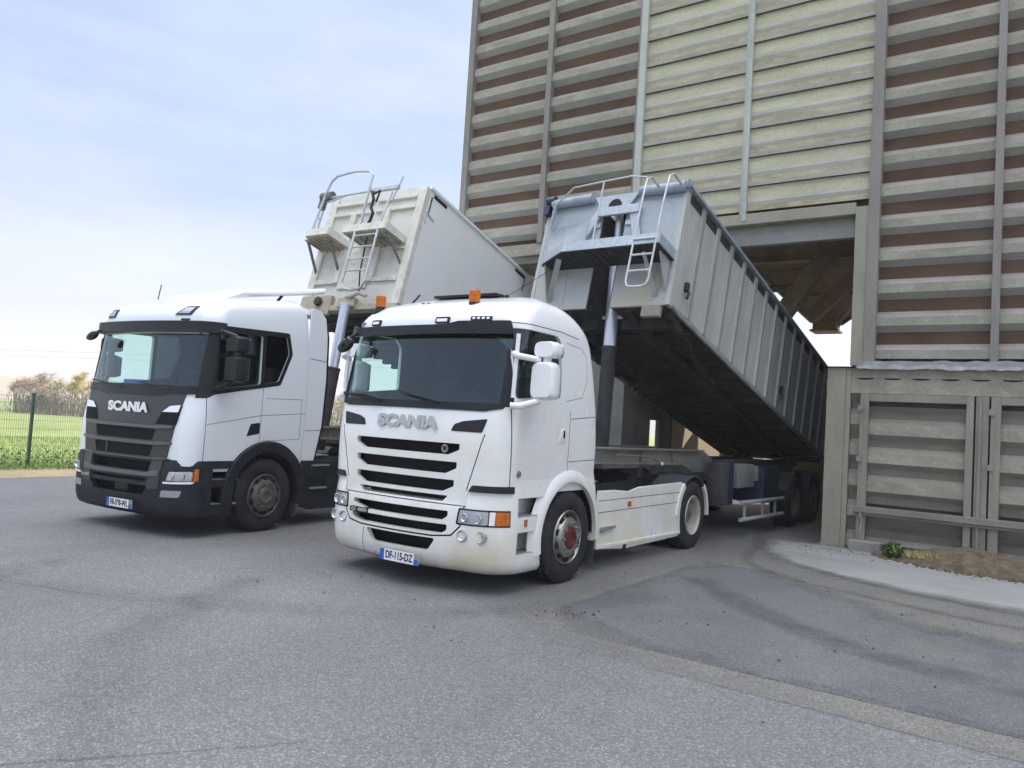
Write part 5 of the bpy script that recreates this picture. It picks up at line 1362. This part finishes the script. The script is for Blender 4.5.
def ground_mats():
    # asphalt yard
    m, n, l, b = new_mat('asphalt'); M['asphalt'] = m
    v = _coord(n, l)
    big = _ramp(n, l, _noise(n, l, v, .35, 5, .6), [(.3, .0), (.7, 1.)])
    base = _mix(n, l, big, (.158, .158, .162), (.212, .210, .208))
    streak = _ramp(n, l, _noise(n, l, _coord(n, l, (.55, .22, 1)), 1.4, 4), [(.45, 0.), (.7, .55)])
    base = _mix(n, l, streak, base, (.128, .131, .138))
    tanm = _ramp(n, l, _noise(n, l, v, .8, 6, .65), [(.55, 0.), (.8, .6)])
    base = _mix(n, l, tanm, base, (.215, .206, .186))
    # coarse aggregate: pale stones in dark binder
    vo = n.new('ShaderNodeTexVoronoi'); vo.inputs['Scale'].default_value = 85.; l.new(v, vo.inputs['Vector'])
    sep = n.new('ShaderNodeSeparateColor'); l.new(vo.outputs['Color'], sep.inputs[0])
    st = _ramp(n, l, sep.outputs[0], [(.0, .72), (.55, .93), (.8, 1.13), (1., 1.55)])
    edge = _ramp(n, l, vo.outputs['Distance'], [(.25, 1.), (.62, .72)])
    wv = n.new('ShaderNodeTexVoronoi'); wv.feature = 'DISTANCE_TO_EDGE'; wv.inputs['Scale'].default_value = .33
    wn = n.new('ShaderNodeTexNoise'); wn.inputs['Scale'].default_value = 2.5; wn.inputs['Detail'].default_value = 5; l.new(v, wn.inputs['Vector'])
    l.new(_mix(n, l, .12, v, wn.outputs['Color'], 'ADD'), wv.inputs['Vector'])
    crack = _ramp(n, l, wv.outputs['Distance'], [(.0, .55), (.006, 1.)])
    cm = _ramp(n, l, _noise(n, l, v, .22, 3), [(.50, 0.), (.60, 1.)])
    base = _mix(n, l, cm, base, _mix(n, l, 1., base, crack, 'MULTIPLY'))
    col = _mix(n, l, 1., base, st, 'MULTIPLY'); col = _mix(n, l, 1., col, edge, 'MULTIPLY')
    fine = _noise(n, l, v, 160., 2)
    col = _mix(n, l, .3, col, _ramp(n, l, fine, [(.3, .2), (.7, .8)]), 'OVERLAY')
    l.new(col, b.inputs['Base Color']); b.inputs['Roughness'].default_value = .82
    _bump(n, l, b, vo.outputs['Distance'], .35, .006)
    # newer, darker asphalt
    m, n, l, b = new_mat('patch_asphalt'); M['patch'] = m
    v = _coord(n, l)
    w = _ramp(n, l, _noise(n, l, _coord(n, l, (.8, .35, 1)), 1.1, 5), [(.3, .0), (.7, 1.)])
    col = _mix(n, l, w, (.112, .117, .126), (.178, .18, .182))
    t = _ramp(n, l, _noise(n, l, _coord(n, l, (.6, .6, 1)), 1.5, 6, .6), [(.52, 0.), (.74, .8)])
    col = _mix(n, l, t, col, (.20, .19, .165)); col, vd = speckle(n, l, v, col, .75)
    fine = _noise(n, l, v, 120., 3)
    col = _mix(n, l, .28, col, _ramp(n, l, fine, [(.3, .2), (.7, .8)]), 'OVERLAY')
    l.new(col, b.inputs['Base Color']); b.inputs['Roughness'].default_value = .85; _bump(n, l, b, fine, .25, .004)
    # dusty strip and concrete
    for nm, key, c1, c2, c3 in (('dusty_asphalt', 'dust', (.235, .228, .212), (.29, .275, .238), (.175, .175, .178)), ('pale_concrete', 'apron', (.25, .25, .248), (.33, .326, .318), (.235, .222, .19)), ('earth_verge', 'verge', (.30, .22, .12), (.40, .31, .18), (.16, .18, .07))):
        m, n, l, b = new_mat(nm); M[key] = m; v = _coord(n, l)
        f = _ramp(n, l, _noise(n, l, v, .9, 6, .6), [(.3, 0.), (.7, 1.)]); col = _mix(n, l, f, c1, c2)
        d = _ramp(n, l, _noise(n, l, _coord(n, l, (.5, 1.2, 1)), 1.7, 6, .7), [(.52, 0.), (.72, .75)]); col = _mix(n, l, d, col, c3); col, vd = speckle(n, l, v, col, .8 if key == 'dust' else .25)
        fine = _noise(n, l, v, 90., 3); col = _mix(n, l, .25, col, _ramp(n, l, fine, [(.3, .2), (.7, .8)]), 'OVERLAY')
        l.new(col, b.inputs['Base Color']); b.inputs['Roughness'].default_value = .88; _bump(n, l, b, fine, .2, .004)
    # field grass
    m, n, l, b = new_mat('field_grass'); M['field'] = m; v = _coord(n, l)
    f = _ramp(n, l, _noise(n, l, v, .12, 6, .65), [(.3, 0.), (.7, 1.)]); col = _mix(n, l, f, (.13, .19, .04), (.26, .29, .085))
    d = _ramp(n, l, _noise(n, l, v, .5, 6, .7), [(.5, 0.), (.75, .7)]); col = _mix(n, l, d, col, (.34, .31, .14))
    far = n.new('ShaderNodeSeparateXYZ'); l.new(v, far.inputs[0])
    fine = _noise(n, l, v, 9., 4); col = _mix(n, l, .4, col, _ramp(n, l, fine, [(.3, .2), (.7, .8)]), 'OVERLAY')
    l.new(col, b.inputs['Base Color']); b.inputs['Roughness'].default_value = .95; _bump(n, l, b, fine, .6, .05)
    m, n, l, b = new_mat('ploughed_field'); M['plough'] = m; v = _coord(n, l)
    f = _ramp(n, l, _noise(n, l, v, .06, 5), [(.3, 0.), (.7, 1.)]); l.new(_mix(n, l, f, (.30, .22, .13), (.40, .30, .19)), b.inputs['Base Color']); b.inputs['Roughness'].default_value = .95
    M['hill'] = worn('hill_woodland', (.17, .14, .12), (.26, .21, .16), .95, scale=.06, fine=.5, dirt=(.20, .22, .10), dirt_amt=.6, bump=0)
    # tyre mark: rubber on the concrete with worn-through gaps
    m, n, l, b = new_mat('tyre_mark'); M['mark'] = m; v = _coord(n, l)
    b.inputs['Base Color'].default_value = (.07, .072, .08, 1); b.inputs['Roughness'].default_value = .8
    out = n['Material Output']; tr = n.new('ShaderNodeBsdfTransparent'); mx = n.new('ShaderNodeMixShader')
    uv = n.new('ShaderNodeUVMap'); uv.uv_map = 'across'; s2 = n.new('ShaderNodeSeparateXYZ'); l.new(uv.outputs[0], s2.inputs[0])
    e = _ramp(n, l, s2.outputs[0], [(.0, 0.), (.35, .42), (.65, .42), (1., 0.)])
    f = _math(n, l, 'MULTIPLY', e, _ramp(n, l, _noise(n, l, v, 2.6, 6, .65), [(.32, .1), (.62, .95)]))
    l.new(f, mx.inputs[0]); l.new(tr.outputs[0], mx.inputs[1]); l.new(b.outputs[0], mx.inputs[2]); l.new(mx.outputs[0], out.inputs[0])

def faint():
    m = M['mark'].copy(); m.name = 'faint_tyre_mark'; M['faintmark'] = m
    for nd in m.node_tree.nodes:
        if nd.type == 'VALTORGB' and abs(nd.color_ramp.elements[1].color[0] - .42) < .01:
            nd.color_ramp.elements[1].color = nd.color_ramp.elements[2].color = (.16, .16, .16, 1)

def ribbon(name, pts, w, z, mat):
    """smooth curved strip on the ground with an 'across' coordinate"""
    P = [V((a, b)) for a, b in pts]; dense = []
    for i in range(len(P) - 1):
        p0, p1, p2, p3 = P[max(i - 1, 0)], P[i], P[i + 1], P[min(i + 2, len(P) - 1)]
        for k in range(12):
            t = k / 12
            dense.append(.5 * ((2 * p1) + (p2 - p0) * t + (2 * p0 - 5 * p1 + 4 * p2 - p3) * t * t + (3 * p1 - p0 - 3 * p2 + p3) * t ** 3))
    dense.append(P[-1])
    vs, fs, uv = [], [], []
    for i, p in enumerate(dense):
        d = (dense[min(i + 1, len(dense) - 1)] - dense[max(i - 1, 0)]).normalized(); nn = V((-d.y, d.x))
        ww = w * (1 + .18 * noise.noise(V((p.x, p.y, 4.))))
        for sg in (-1, 1): vs.append((*(p + nn * sg * ww / 2), z))
    for i in range(len(dense) - 1): fs.append((2 * i, 2 * i + 1, 2 * i + 3, 2 * i + 2))
    me = bpy.data.meshes.new(name); me.from_pydata(vs, [], fs); me.update()
    u = me.uv_layers.new(name='across')
    for lp in me.loops: u.data[lp.index].uv = (lp.vertex_index % 2, lp.vertex_index // 2 / len(dense))
    me.materials.append(M[mat]); o = bpy.data.objects.new(name, me); COL.objects.link(o); o['kind'] = 'structure'
    if me.polygons[0].normal.z < 0: me.flip_normals()
    return o

def build_ground():
    ground_mats(); faint()
    sheet('ground', [(-1600, -1200), (1600, -1200), (1600, 2200), (-1600, 2200)], 0, 'field')
    sheet('asphalt_yard', [(-17.1, -40), (40, -40), (40, 60), (-17.1, 60)], .012, 'asphalt')
    soft_sheet('verge', [(-17.0, -20), (-17.0, 45), (-18.8, 45), (-18.8, -20)], .016, 'verge', .35, .3)
    soft_sheet('dusty_strip', [(-3.6, 6.2), (-3.4, 9.6), (-3.7, 13.4), (-4.3, 24.), (-2.3, 24.), (-2.6, 13.3), (8., 13.3), (8., 5.5), (-1.2, 5.5), (-2.8, 5.9)], .018, 'dust', 1.6, .22)
    soft_sheet('asphalt_patch', [(-3.55, 6.55), (-3.50, 9.35), (-3.2, 10.05), (-2.75, 9.7), (-1.0, 8.15), (8., 7.4), (8., 5.9), (-1.6, 5.85), (-3.0, 6.1)], .022, 'patch', 1.0)
    soft_sheet('concrete_apron', [(-3.5, 13.3), (-3.15, 12.0), (-2.65, 11.2), (-1.2, 10.55), (2., 10.2), (8., 10.2), (8., 13.35), (-2.0, 13.45)], .024, 'apron', .85)
    ribbon('tyre_mark', [(-4.2, 15.), (-3.75, 12.9), (-3.1, 11.5), (-2.2, 10.7), (-1.0, 10.15), (1.0, 9.8), (6, 9.6)], .30, .030, 'mark')
    ribbon('tyre_mark', [(-3.75, 13.), (-3.35, 10.9), (-2.75, 10.1), (-1.5, 9.5), (0.4, 9.1), (5, 9.0)], .22, .033, 'mark')
    ribbon('tyre_mark', [(-3.3, 8.9), (-2.2, 7.7), (-.8, 6.9), (2., 6.6), (6, 6.5)], .5, .030, 'mark')
    for k, tp in (('patch', .9), ('dust', .62), ('apron', 1.), ('verge', 1.)): soften(M[k], tp)
    ribbon('tyre_mark', [(-12., 1.5), (-8., 3.0), (-4.6, 5.0), (-3.2, 7.6)], .55, .028, 'faintmark')
    ribbon('tyre_mark', [(-6.5, 5.0), (-5.0, 2.8), (-1.6, 1.2), (3, .8)], .55, .031, 'faintmark')
    ribbon('tyre_mark', [(-8.5, 4.2), (-6.6, 1.6), (-3, -.2), (3, -.6)], .5, .034, 'faintmark')
    # fields and hills far off
    sheet('ploughed_field', [(-420, -20), (-66, -8), (-70, 15), (-420, 190)], .03, 'plough')
    for nm, cx, cy, rx, ry, h, mt in (('hill', -520, 200, 260, 150, 12., 'plough'), ('hill', -640, 420, 420, 200, 20., 'hill'), ('hill', -300, 620, 380, 160, 14., 'hill')):
        m = MB(); bm = m.bm; n = 40; g = []
        for j in range(n + 1):
            row = []
            for i in range(n + 1):
                u, v_ = i / n * 2 - 1, j / n * 2 - 1; r2 = min(1, u * u + v_ * v_)
                z = h * (1 - r2) ** 1.5 * (1 + .25 * noise.noise(V((u * 2, v_ * 2, h)))) - .5
                row.append(bm.verts.new((cx + u * rx, cy + v_ * ry, z)))
            g.append(row)
        for j in range(n):
            for i in range(n): bm.faces.new((g[j][i], g[j][i + 1], g[j + 1][i + 1], g[j + 1][i]))
        o = m.build(nm, mt, None, 180); o['kind'] = 'structure'

# ------------------------------------------------------------------ dirt heap, plants
def dirt_heap():
    m = MB(); bm = m.bm; nx, ny = 90, 26; g = []
    for j in range(ny + 1):
        row = []
        for i in range(nx + 1):
            x = lerp(-2.15, 3.6, i / nx); t = j / ny
            front = 13.05 - .62 * min(1, max(0, (x + 2.15) / 1.3)) + .05 * noise.noise(V((x * 2, 0, 0)))
            y = lerp(front, 13.56, t)
            prof = sin(pi * min(1, t * 1.0) * .62) if t > 0 else 0
            end = min(1, max(0, (x + 2.15) / .9)) ** .7
            hump = .13 + .12 * math.exp(-((x + .85) / .55) ** 2) + .06 * noise.noise(V((x * 1.3, y, 2)))
            z = .012 + prof * hump * end + (.045 * noise.noise(V((x * 6, y * 6, 0))) + .03 * noise.noise(V((x * 17, y * 17, 3)))) * (0 if j == 0 else 1)
            row.append(bm.verts.new((x, y, max(.010, z))))
        g.append(row)
    for j in range(ny):
        for i in range(nx): bm.faces.new((g[j][i], g[j][i + 1], g[j + 1][i + 1], g[j + 1][i]))
    M['soil'] = worn('crumbly_soil', (.075, .058, .037), (.15, .122, .08), .95, scale=7, fine=38, dirt=(.22, .20, .15), dirt_amt=.5, bump=.5)
    o = m.build('dirt_heap', 'soil', None, 60)
    tag(o, 'low heap of brown crumbly soil against the foot of the steel wall', 'dirt heap')
    cl = MB()
    for k in range(260):
        x = random.uniform(-2.0, 3.3); f = 13.05 - .62 * min(1, max(0, (x + 2.15) / 1.3)); y = f + random.uniform(-.12, .10); r = random.uniform(.008, .026)
        q = Matrix.Rotation(random.random() * 6, 4, V((random.random(), random.random(), random.random() + .1)))
        cl.solid([[V((x, y, .018 + r * .5)) + q @ V((a * r, b * r, c * r)) for a, b in ((-1, -1), (1, -.8), (.9, 1), (-.8, .9))] for c in (-.6, .7)])
    c = cl.build('soil_crumbs', 'soil', o, 0); c['kind'] = 'stuff'

def debris():
    m = MB(); rnd = random.Random(5)
    for k in range(420):
        if k < 26: x, y = -3.45 + rnd.gauss(0, .20), 6.25 + rnd.gauss(0, .14)
        elif k < 300: x = rnd.uniform(-3.6, 2.5); y = 13.2 - .9 * rnd.random() ** 2 - max(0, (x + 2.6)) * .12
        else: x, y = rnd.uniform(-7, 3), rnd.uniform(4.5, 10)
        r = rnd.uniform(.003, .009) * 1.
        q = Matrix.Rotation(rnd.random() * 6, 4, V((rnd.random(), rnd.random(), rnd.random() + .1)))
        m.solid([[V((x, y, .028 + r * .4)) + q @ V((a * r, b * r, c * r)) for a, b in ((-1, -1), (1, -.7), (.9, 1), (-.8, .9))] for c in (-.6, .7)])
    o = m.build('debris', 'soil', None, 0); tag(o, 'small crumbs of soil and grit scattered over the yard', 'debris', None, 'stuff')

def leaf_clump(mb, c, r, n, size, flatten=.8):
    for _ in range(n):
        d = V((random.gauss(0, 1), random.gauss(0, 1), random.gauss(0, 1) * flatten)); d.normalize()
        p = V(c) + d * r * random.random() ** .45
        a = V((random.uniform(-1, 1), random.uniform(-1, 1), random.uniform(-1, 1))).normalized(); b = a.cross(V((.3, .5, .8))).normalized()
        s = size * random.uniform(.6, 1.3)
        mb.face([p - a * s, p + b * s * .55, p + a * s, p - b * s * .55])

def weeds():
    m = MB(); leaf_clump(m, (-1.80, 13.08, .14), .15, 420, .035)
    o = m.build('weed', 'weedleaf', None, 0); tag(o, 'dark green tuft of weed at the left end of the soil heap', 'plant')
    m = MB()
    for _ in range(120):
        x, y = -1.42 + random.gauss(0, .10), 12.98 + random.gauss(0, .06); h = random.uniform(.06, .14)
        d = V((random.uniform(-.06, .06), random.uniform(-.06, .02), h)); p = V((x, y, .10)); s = V((.007, .004, 0))
        m.face([p - s, p + s, p + d])
    o = m.build('weed', 'bud', None, 0); tag(o, 'yellowish tuft of grass on the soil heap, right of the dark weed', 'plant')

def bare_tree(x, y, h, seed, mat='twig', spread=.55, label='', name='bare_tree', depth=5, crown_n=900, size=.16):
    rnd = random.Random(seed)
    root = tag(empty(name, (x, y, 0)), label, 'tree', 'trees and bushes beyond the field')
    t = MB(); tips = []
    def grow(p, d, ln, r, k):
        q = p + d * ln
        mid = p.lerp(q, .5) + V((rnd.gauss(0, .06), rnd.gauss(0, .06), 0)) * ln
        t.tube([p, mid, q], [r, r * .85, r * .62], 5)
        if k >= depth - 2: tips.append((mid, q))
        if k == depth: return
        for _ in range(2 if k else 4):
            a = d + V((rnd.gauss(0, spread), rnd.gauss(0, spread), rnd.gauss(.12, .3))); a.normalize()
            grow(p.lerp(q, rnd.uniform(.6, 1.)), a, ln * rnd.uniform(.62, .82), r * .6, k + 1)
    grow(V((0, 0, -.1)), V((0, 0, 1)), h * .26, h * .018, 0)
    t.build('trunk', 'bark', root, 60)
    c = MB()
    for _ in range(crown_n):
        a, b = rnd.choice(tips); p = a.lerp(b, rnd.random())
        d = V((rnd.gauss(0, 1), rnd.gauss(0, 1), rnd.gauss(.4, .7))).normalized(); e = d.cross(V((rnd.random(), rnd.random(), .2))).normalized()
        s = h * size * rnd.uniform(.5, 1.2)
        c.face([p - e * s * .03, p + d * s, p + e * s * .03])
    c.build('crown', mat, root, 0)
    return root

def vegetation():
    # c: direction along the picture from the left edge (0) to the truck (1), r: distance
    def at(px, dist):
        cx, cy = (px - 512) / 765 * dist, dist
        c, s = cos(.605065), sin(.605065)
        return (cx * c - cy * s, cx * s + cy * c)
    specs = [(22, 78, 5.0, 'twig', 'small bare tree at the left end of the hedge line beyond the field'),
             (38, 74, 5.6, 'twig', 'rounded pinkish bare tree rising above the hedge, behind the green fence post'),
             (56, 82, 5.2, 'twig', 'low bare tree in the middle of the hedge line beyond the field'),
             (76, 76, 5.9, 'bud', 'tall yellow budding bush tree beside the dark grille truck, beyond the field'),
             (92, 80, 6.2, 'bud', 'budding tree behind the left edge of the dark grille truck'),
             (345, 84, 5.6, 'bud', 'yellowish tree seen in the gap between the two trucks')]
    for k, (px, dist, h, mt, lb) in enumerate(specs):
        x, y = at(px, dist); bare_tree(x, y, h, 11 + k, mt, .6, lb)
    for k, (px, dist, r, lb) in enumerate(((57, 68, 1.5, 'dark evergreen bush standing in front of the bare trees beyond the field'),)):
        x, y = at(px, dist); root = tag(empty('bush', (x, y, 0)), lb, 'bush', 'trees and bushes beyond the field')
        m = MB()
        for _ in range(9): leaf_clump(m, (random.gauss(0, r * .6), random.gauss(0, r * .6), random.uniform(.5, 2.1)), r * .6, 160, .14)
        m.build('crown', 'evergreen', root, 0)
        t = MB(); t.tube([(0, 0, -.1), (.05, .02, .8), (0, .1, 1.6)], [.12, .09, .05], 6); t.build('trunk', 'bark', root)
    # brown hedge at the far edge of the field: one tangled mass
    m = MB(); a, b = V(at(17, 66)), V(at(420, 66))
    n = 11000
    for i in range(n):
        t = random.random(); p2 = a.lerp(b, t); hh = 2.0 + .45 * noise.noise(V((p2.x * .25, p2.y * .25, 0)))
        p = V((p2.x + random.gauss(0, .5), p2.y + random.gauss(0, .5), random.random() ** 1.2 * hh))
        d = V((random.gauss(0, .35), random.gauss(0, .35), 1)).normalized(); e = V((d.y, -d.x, random.uniform(-.3, .3))).normalized(); s = random.uniform(.2, .6)
        m.face([p - e * .035, p + d * s, p + e * .035])
    for i in range(500):
        p2 = a.lerp(b, random.random()); m.tube([(p2.x, p2.y, -.05), (p2.x + random.gauss(0, .2), p2.y + random.gauss(0, .2), random.uniform(1.0, 1.9))], .03, 4)
    o = m.build('hedge', 'hedgebrown', None, 0); tag(o, 'long brown leafless hedge along the far edge of the green field', 'hedge', None, 'stuff')
    # tall weeds along the fence and grass on the field edge
    m = MB()
    for i in range(9000):
        x = -19.5 + random.gauss(0, .75); y = random.uniform(2., 19.)
        if x > -18.7: continue
        k = .5 + .6 * noise.noise(V((x * .9, y * .9, 0)))
        h = max(.08, .42 * (k + .35) * random.uniform(.5, 1.2)); p = V((x, y, random.random() * h))
        a_ = V((random.uniform(-1, 1), random.uniform(-1, 1), random.uniform(-.3, 1))).normalized(); b_ = a_.cross(V((.2, .5, .7))).normalized(); s = random.uniform(.02, .055)
        m.face([p - a_ * s, p + b_ * s * .6, p + a_ * s, p - b_ * s * .6])
    o = m.build('undergrowth', 'weedleaf', None, 0); tag(o, 'leafy green weeds growing thickly along the foot of the wire fence', 'weeds', None, 'stuff')
    m = MB()
    for i in range(26000):
        x = -18.6 - 14 * random.random() ** 1.6; y = random.uniform(2., 26.)
        h = random.uniform(.05, .17) * (.6 + .6 * random.random()); p = V((x, y, 0)); e = V((random.uniform(-1, 1), random.uniform(-1, 1), 0)).normalized() * .010
        d = V((random.gauss(0, .05), random.gauss(0, .05), h)); m.face([p - e, p + e, p + d])
    o = m.build('grass', 'blade', None, 0); tag(o, 'bright green grass growing on the field behind the verge', 'grass', None, 'stuff')

def fence():
    root = tag(empty('wire_fence', (-19.6, 8.5, 0)), 'green wire mesh fence with dark green posts at the field edge', 'fence')
    ys = [-8.5, -6., -3.5, -1.0 + .0, 0.0 + .0]
    ys = [-7.5, -5.0, -2.5, 0, 2.5, 5.0, 7.5, 10., 12.5]
    for y in ys:
        p = MB(); p.box(-.03, .03, y - .03, y + .03, -.1, 1.72); p.box(-.034, .034, y - .034, y + .034, 1.72, 1.745); p.build('fence_post', 'fencegreen', root, 0, .006)
    for a, b in zip(ys[:-1], ys[1:]):
        w = MB(); n = 48
        for i in range(n + 1):
            y = lerp(a + .03, b - .03, i / n); w.box(.032, .036, y - .0022, y + .0022, .08, 1.68)
        for z in (.1, .3, .5, .7, .9, 1.1, 1.3, 1.5, 1.66): w.box(.0365, .0415, a, b, z - .0035, z + .0035)
        w.build('wire_mesh', 'fencewire', root, 0)
    return root

def power_line():
    root = tag(empty('power_line', (-5.8, 58, 0)), 'pair of thin overhead wires on wooden poles crossing the sky behind the trucks', 'power line')
    a, b = V((-146.5, 29.9, 6.9)), V((-5.8, 60., 6.9)); o = V((-5.8, 58, 0))
    for p in (a, b):
        m = MB(); q = p - o; m.tube([(q.x, q.y, -.5), (q.x, q.y, 7.4)], [.15, .10], 10); m.box(q.x - .06, q.x + .06, q.y - .7, q.y + .7, 6.55, 6.68); m.build('pole', 'pole', root)
    for dz, dy in ((0., -.55), (-.55, .55)):
        pts = []
        for i in range(41):
            t = i / 40; p = a.lerp(b, t) - o; pts.append((p.x, p.y + dy, p.z + dz - 1.1 * 4 * t * (1 - t) * .5 + .2))
        m = MB(); m.tube(pts, .010, 5); m.build('wire', 'cable', root)

# ------------------------------------------------------------------ build everything
build_ground()
silo()
low_wall()
dirt_heap(); weeds(); debris()
white_tractor((-5.48, 5.955, 0))
dark_grille_tractor((-9.98, 5.44, 0), radians(5))
grey_trailer((-5.415, 10.0, 0), radians(-2.0))
white_trailer((-10.68, 10.0, 0), radians(2.15))
fence(); power_line(); vegetation()

# ------------------------------------------------------------------ light, sky, camera
SUN_AZ, SUN_EL = radians(28), radians(28)
sun = bpy.data.lights.new('sun', 'SUN'); sun.energy = 3.4; sun.angle = radians(.6); sun.color = (1., .93, .82)
so = bpy.data.objects.new('sun', sun); COL.objects.link(so)
dirv = V((sin(SUN_AZ) * cos(SUN_EL), cos(SUN_AZ) * cos(SUN_EL), sin(SUN_EL)))
so.rotation_euler = dirv.to_track_quat('Z', 'Y').to_euler(); so.location = dirv * 100

w = bpy.data.worlds.new('World'); SC.world = w; w.use_nodes = True
n, l = w.node_tree.nodes, w.node_tree.links
bg = n['Background']
sky = n.new('ShaderNodeTexSky'); sky.sky_type = 'NISHITA'; sky.sun_disc = False
sky.sun_elevation = SUN_EL; sky.sun_rotation = SUN_AZ; sky.altitude = 100; sky.air_density = 1.; sky.dust_density = 1.5; sky.ozone_density = 1.
tc = n.new('ShaderNodeTexCoord'); sep = n.new('ShaderNodeSeparateXYZ'); l.new(tc.outputs['Generated'], sep.inputs[0])
mp = n.new('ShaderNodeMapping'); mp.inputs['Scale'].default_value = (1., .8, 3.6); l.new(tc.outputs['Generated'], mp.inputs[0])
cl = _noise(n, l, mp.outputs[0], 2.1, 7, .6)
veil = _ramp(n, l, cl, [(.30, .0), (.75, 1.)])
# unseen zenith is brightened to light the yard; thin cloud below, hazy horizon
zen = n.new('ShaderNodeMapRange'); zen.interpolation_type = 'SMOOTHSTEP'; l.new(sep.outputs['Z'], zen.inputs[0]); zen.inputs[1].default_value = .50; zen.inputs[2].default_value = .90
hor = n.new('ShaderNodeMapRange'); hor.interpolation_type = 'SMOOTHSTEP'; l.new(sep.outputs['Z'], hor.inputs[0]); hor.inputs[1].default_value = .30; hor.inputs[2].default_value = 0.
FILL_Z, CLOUD_F = 25., 8.0
ccol = _mix(n, l, zen.outputs[0], (CLOUD_F * .64, CLOUD_F * .73, CLOUD_F * .98), (FILL_Z * .95, FILL_Z * .98, FILL_Z * 1.04))
ccol = _mix(n, l, _math(n, l, 'MULTIPLY', hor.outputs[0], .65), ccol, (CLOUD_F * 1.02, CLOUD_F * .92, CLOUD_F * .95))
amt = _math(n, l, 'ADD', _math(n, l, 'MULTIPLY', veil, .46), .46)
amt = _math(n, l, 'MAXIMUM', amt, _math(n, l, 'MULTIPLY', zen.outputs[0], .95), True)
amt = _math(n, l, 'MAXIMUM', amt, _math(n, l, 'MULTIPLY', hor.outputs[0], .85), True)
l.new(_mix(n, l, amt, sky.outputs[0], ccol), bg.inputs[0])
bg.inputs[1].default_value = .10

hm = bpy.data.materials.new('haze_air'); hm.use_nodes = True
hn, hl = hm.node_tree.nodes, hm.node_tree.links
hn.remove(hn['Principled BSDF'])
pv = hn.new('ShaderNodeVolumePrincipled'); pv.inputs['Color'].default_value = (.93, .93, .96, 1); pv.inputs['Density'].default_value = .0013; pv.inputs['Anisotropy'].default_value = .2
hl.new(pv.outputs[0], hn['Material Output'].inputs['Volume']); M['haze'] = hm
hb = MB(); hb.box(-1700, 1700, -1300, 2300, -1.6, 23.5)
tag(hb.build('haze', 'haze', None, 0), 'thin pale haze over the fields', 'haze', None, 'stuff')

cam = bpy.data.cameras.new('camera'); cam.sensor_width = 36; cam.lens = 765 / 1024 * 36; cam.clip_start = .1; cam.clip_end = 6000
co = bpy.data.objects.new('camera', cam); COL.objects.link(co); SC.camera = co
PITCH, ROLL, YAW, CAMH = .050605, .061115, .605065, 1.7322
r0, f0, u0 = V((1, 0, 0)), V((0, cos(PITCH), sin(PITCH))), V((0, -sin(PITCH), cos(PITCH)))
r1 = cos(ROLL) * r0 + sin(ROLL) * u0; u1 = -sin(ROLL) * r0 + cos(ROLL) * u0
rz = Matrix.Rotation(YAW, 3, 'Z')
X, U, F = rz @ r1, rz @ u1, rz @ f0
mw = Matrix.Identity(4)
for i in range(3): mw[i][0] = X[i]; mw[i][1] = U[i]; mw[i][2] = -F[i]
mw[2][3] = CAMH
co.matrix_world = mw

SC.view_settings.view_transform = 'Standard'; SC.view_settings.look = 'None'
SC.view_settings.exposure = .72; SC.view_settings.gamma = 1.
SC.cycles.use_denoising = True
SC.cycles.max_bounces = 10; SC.cycles.transparent_max_bounces = 16
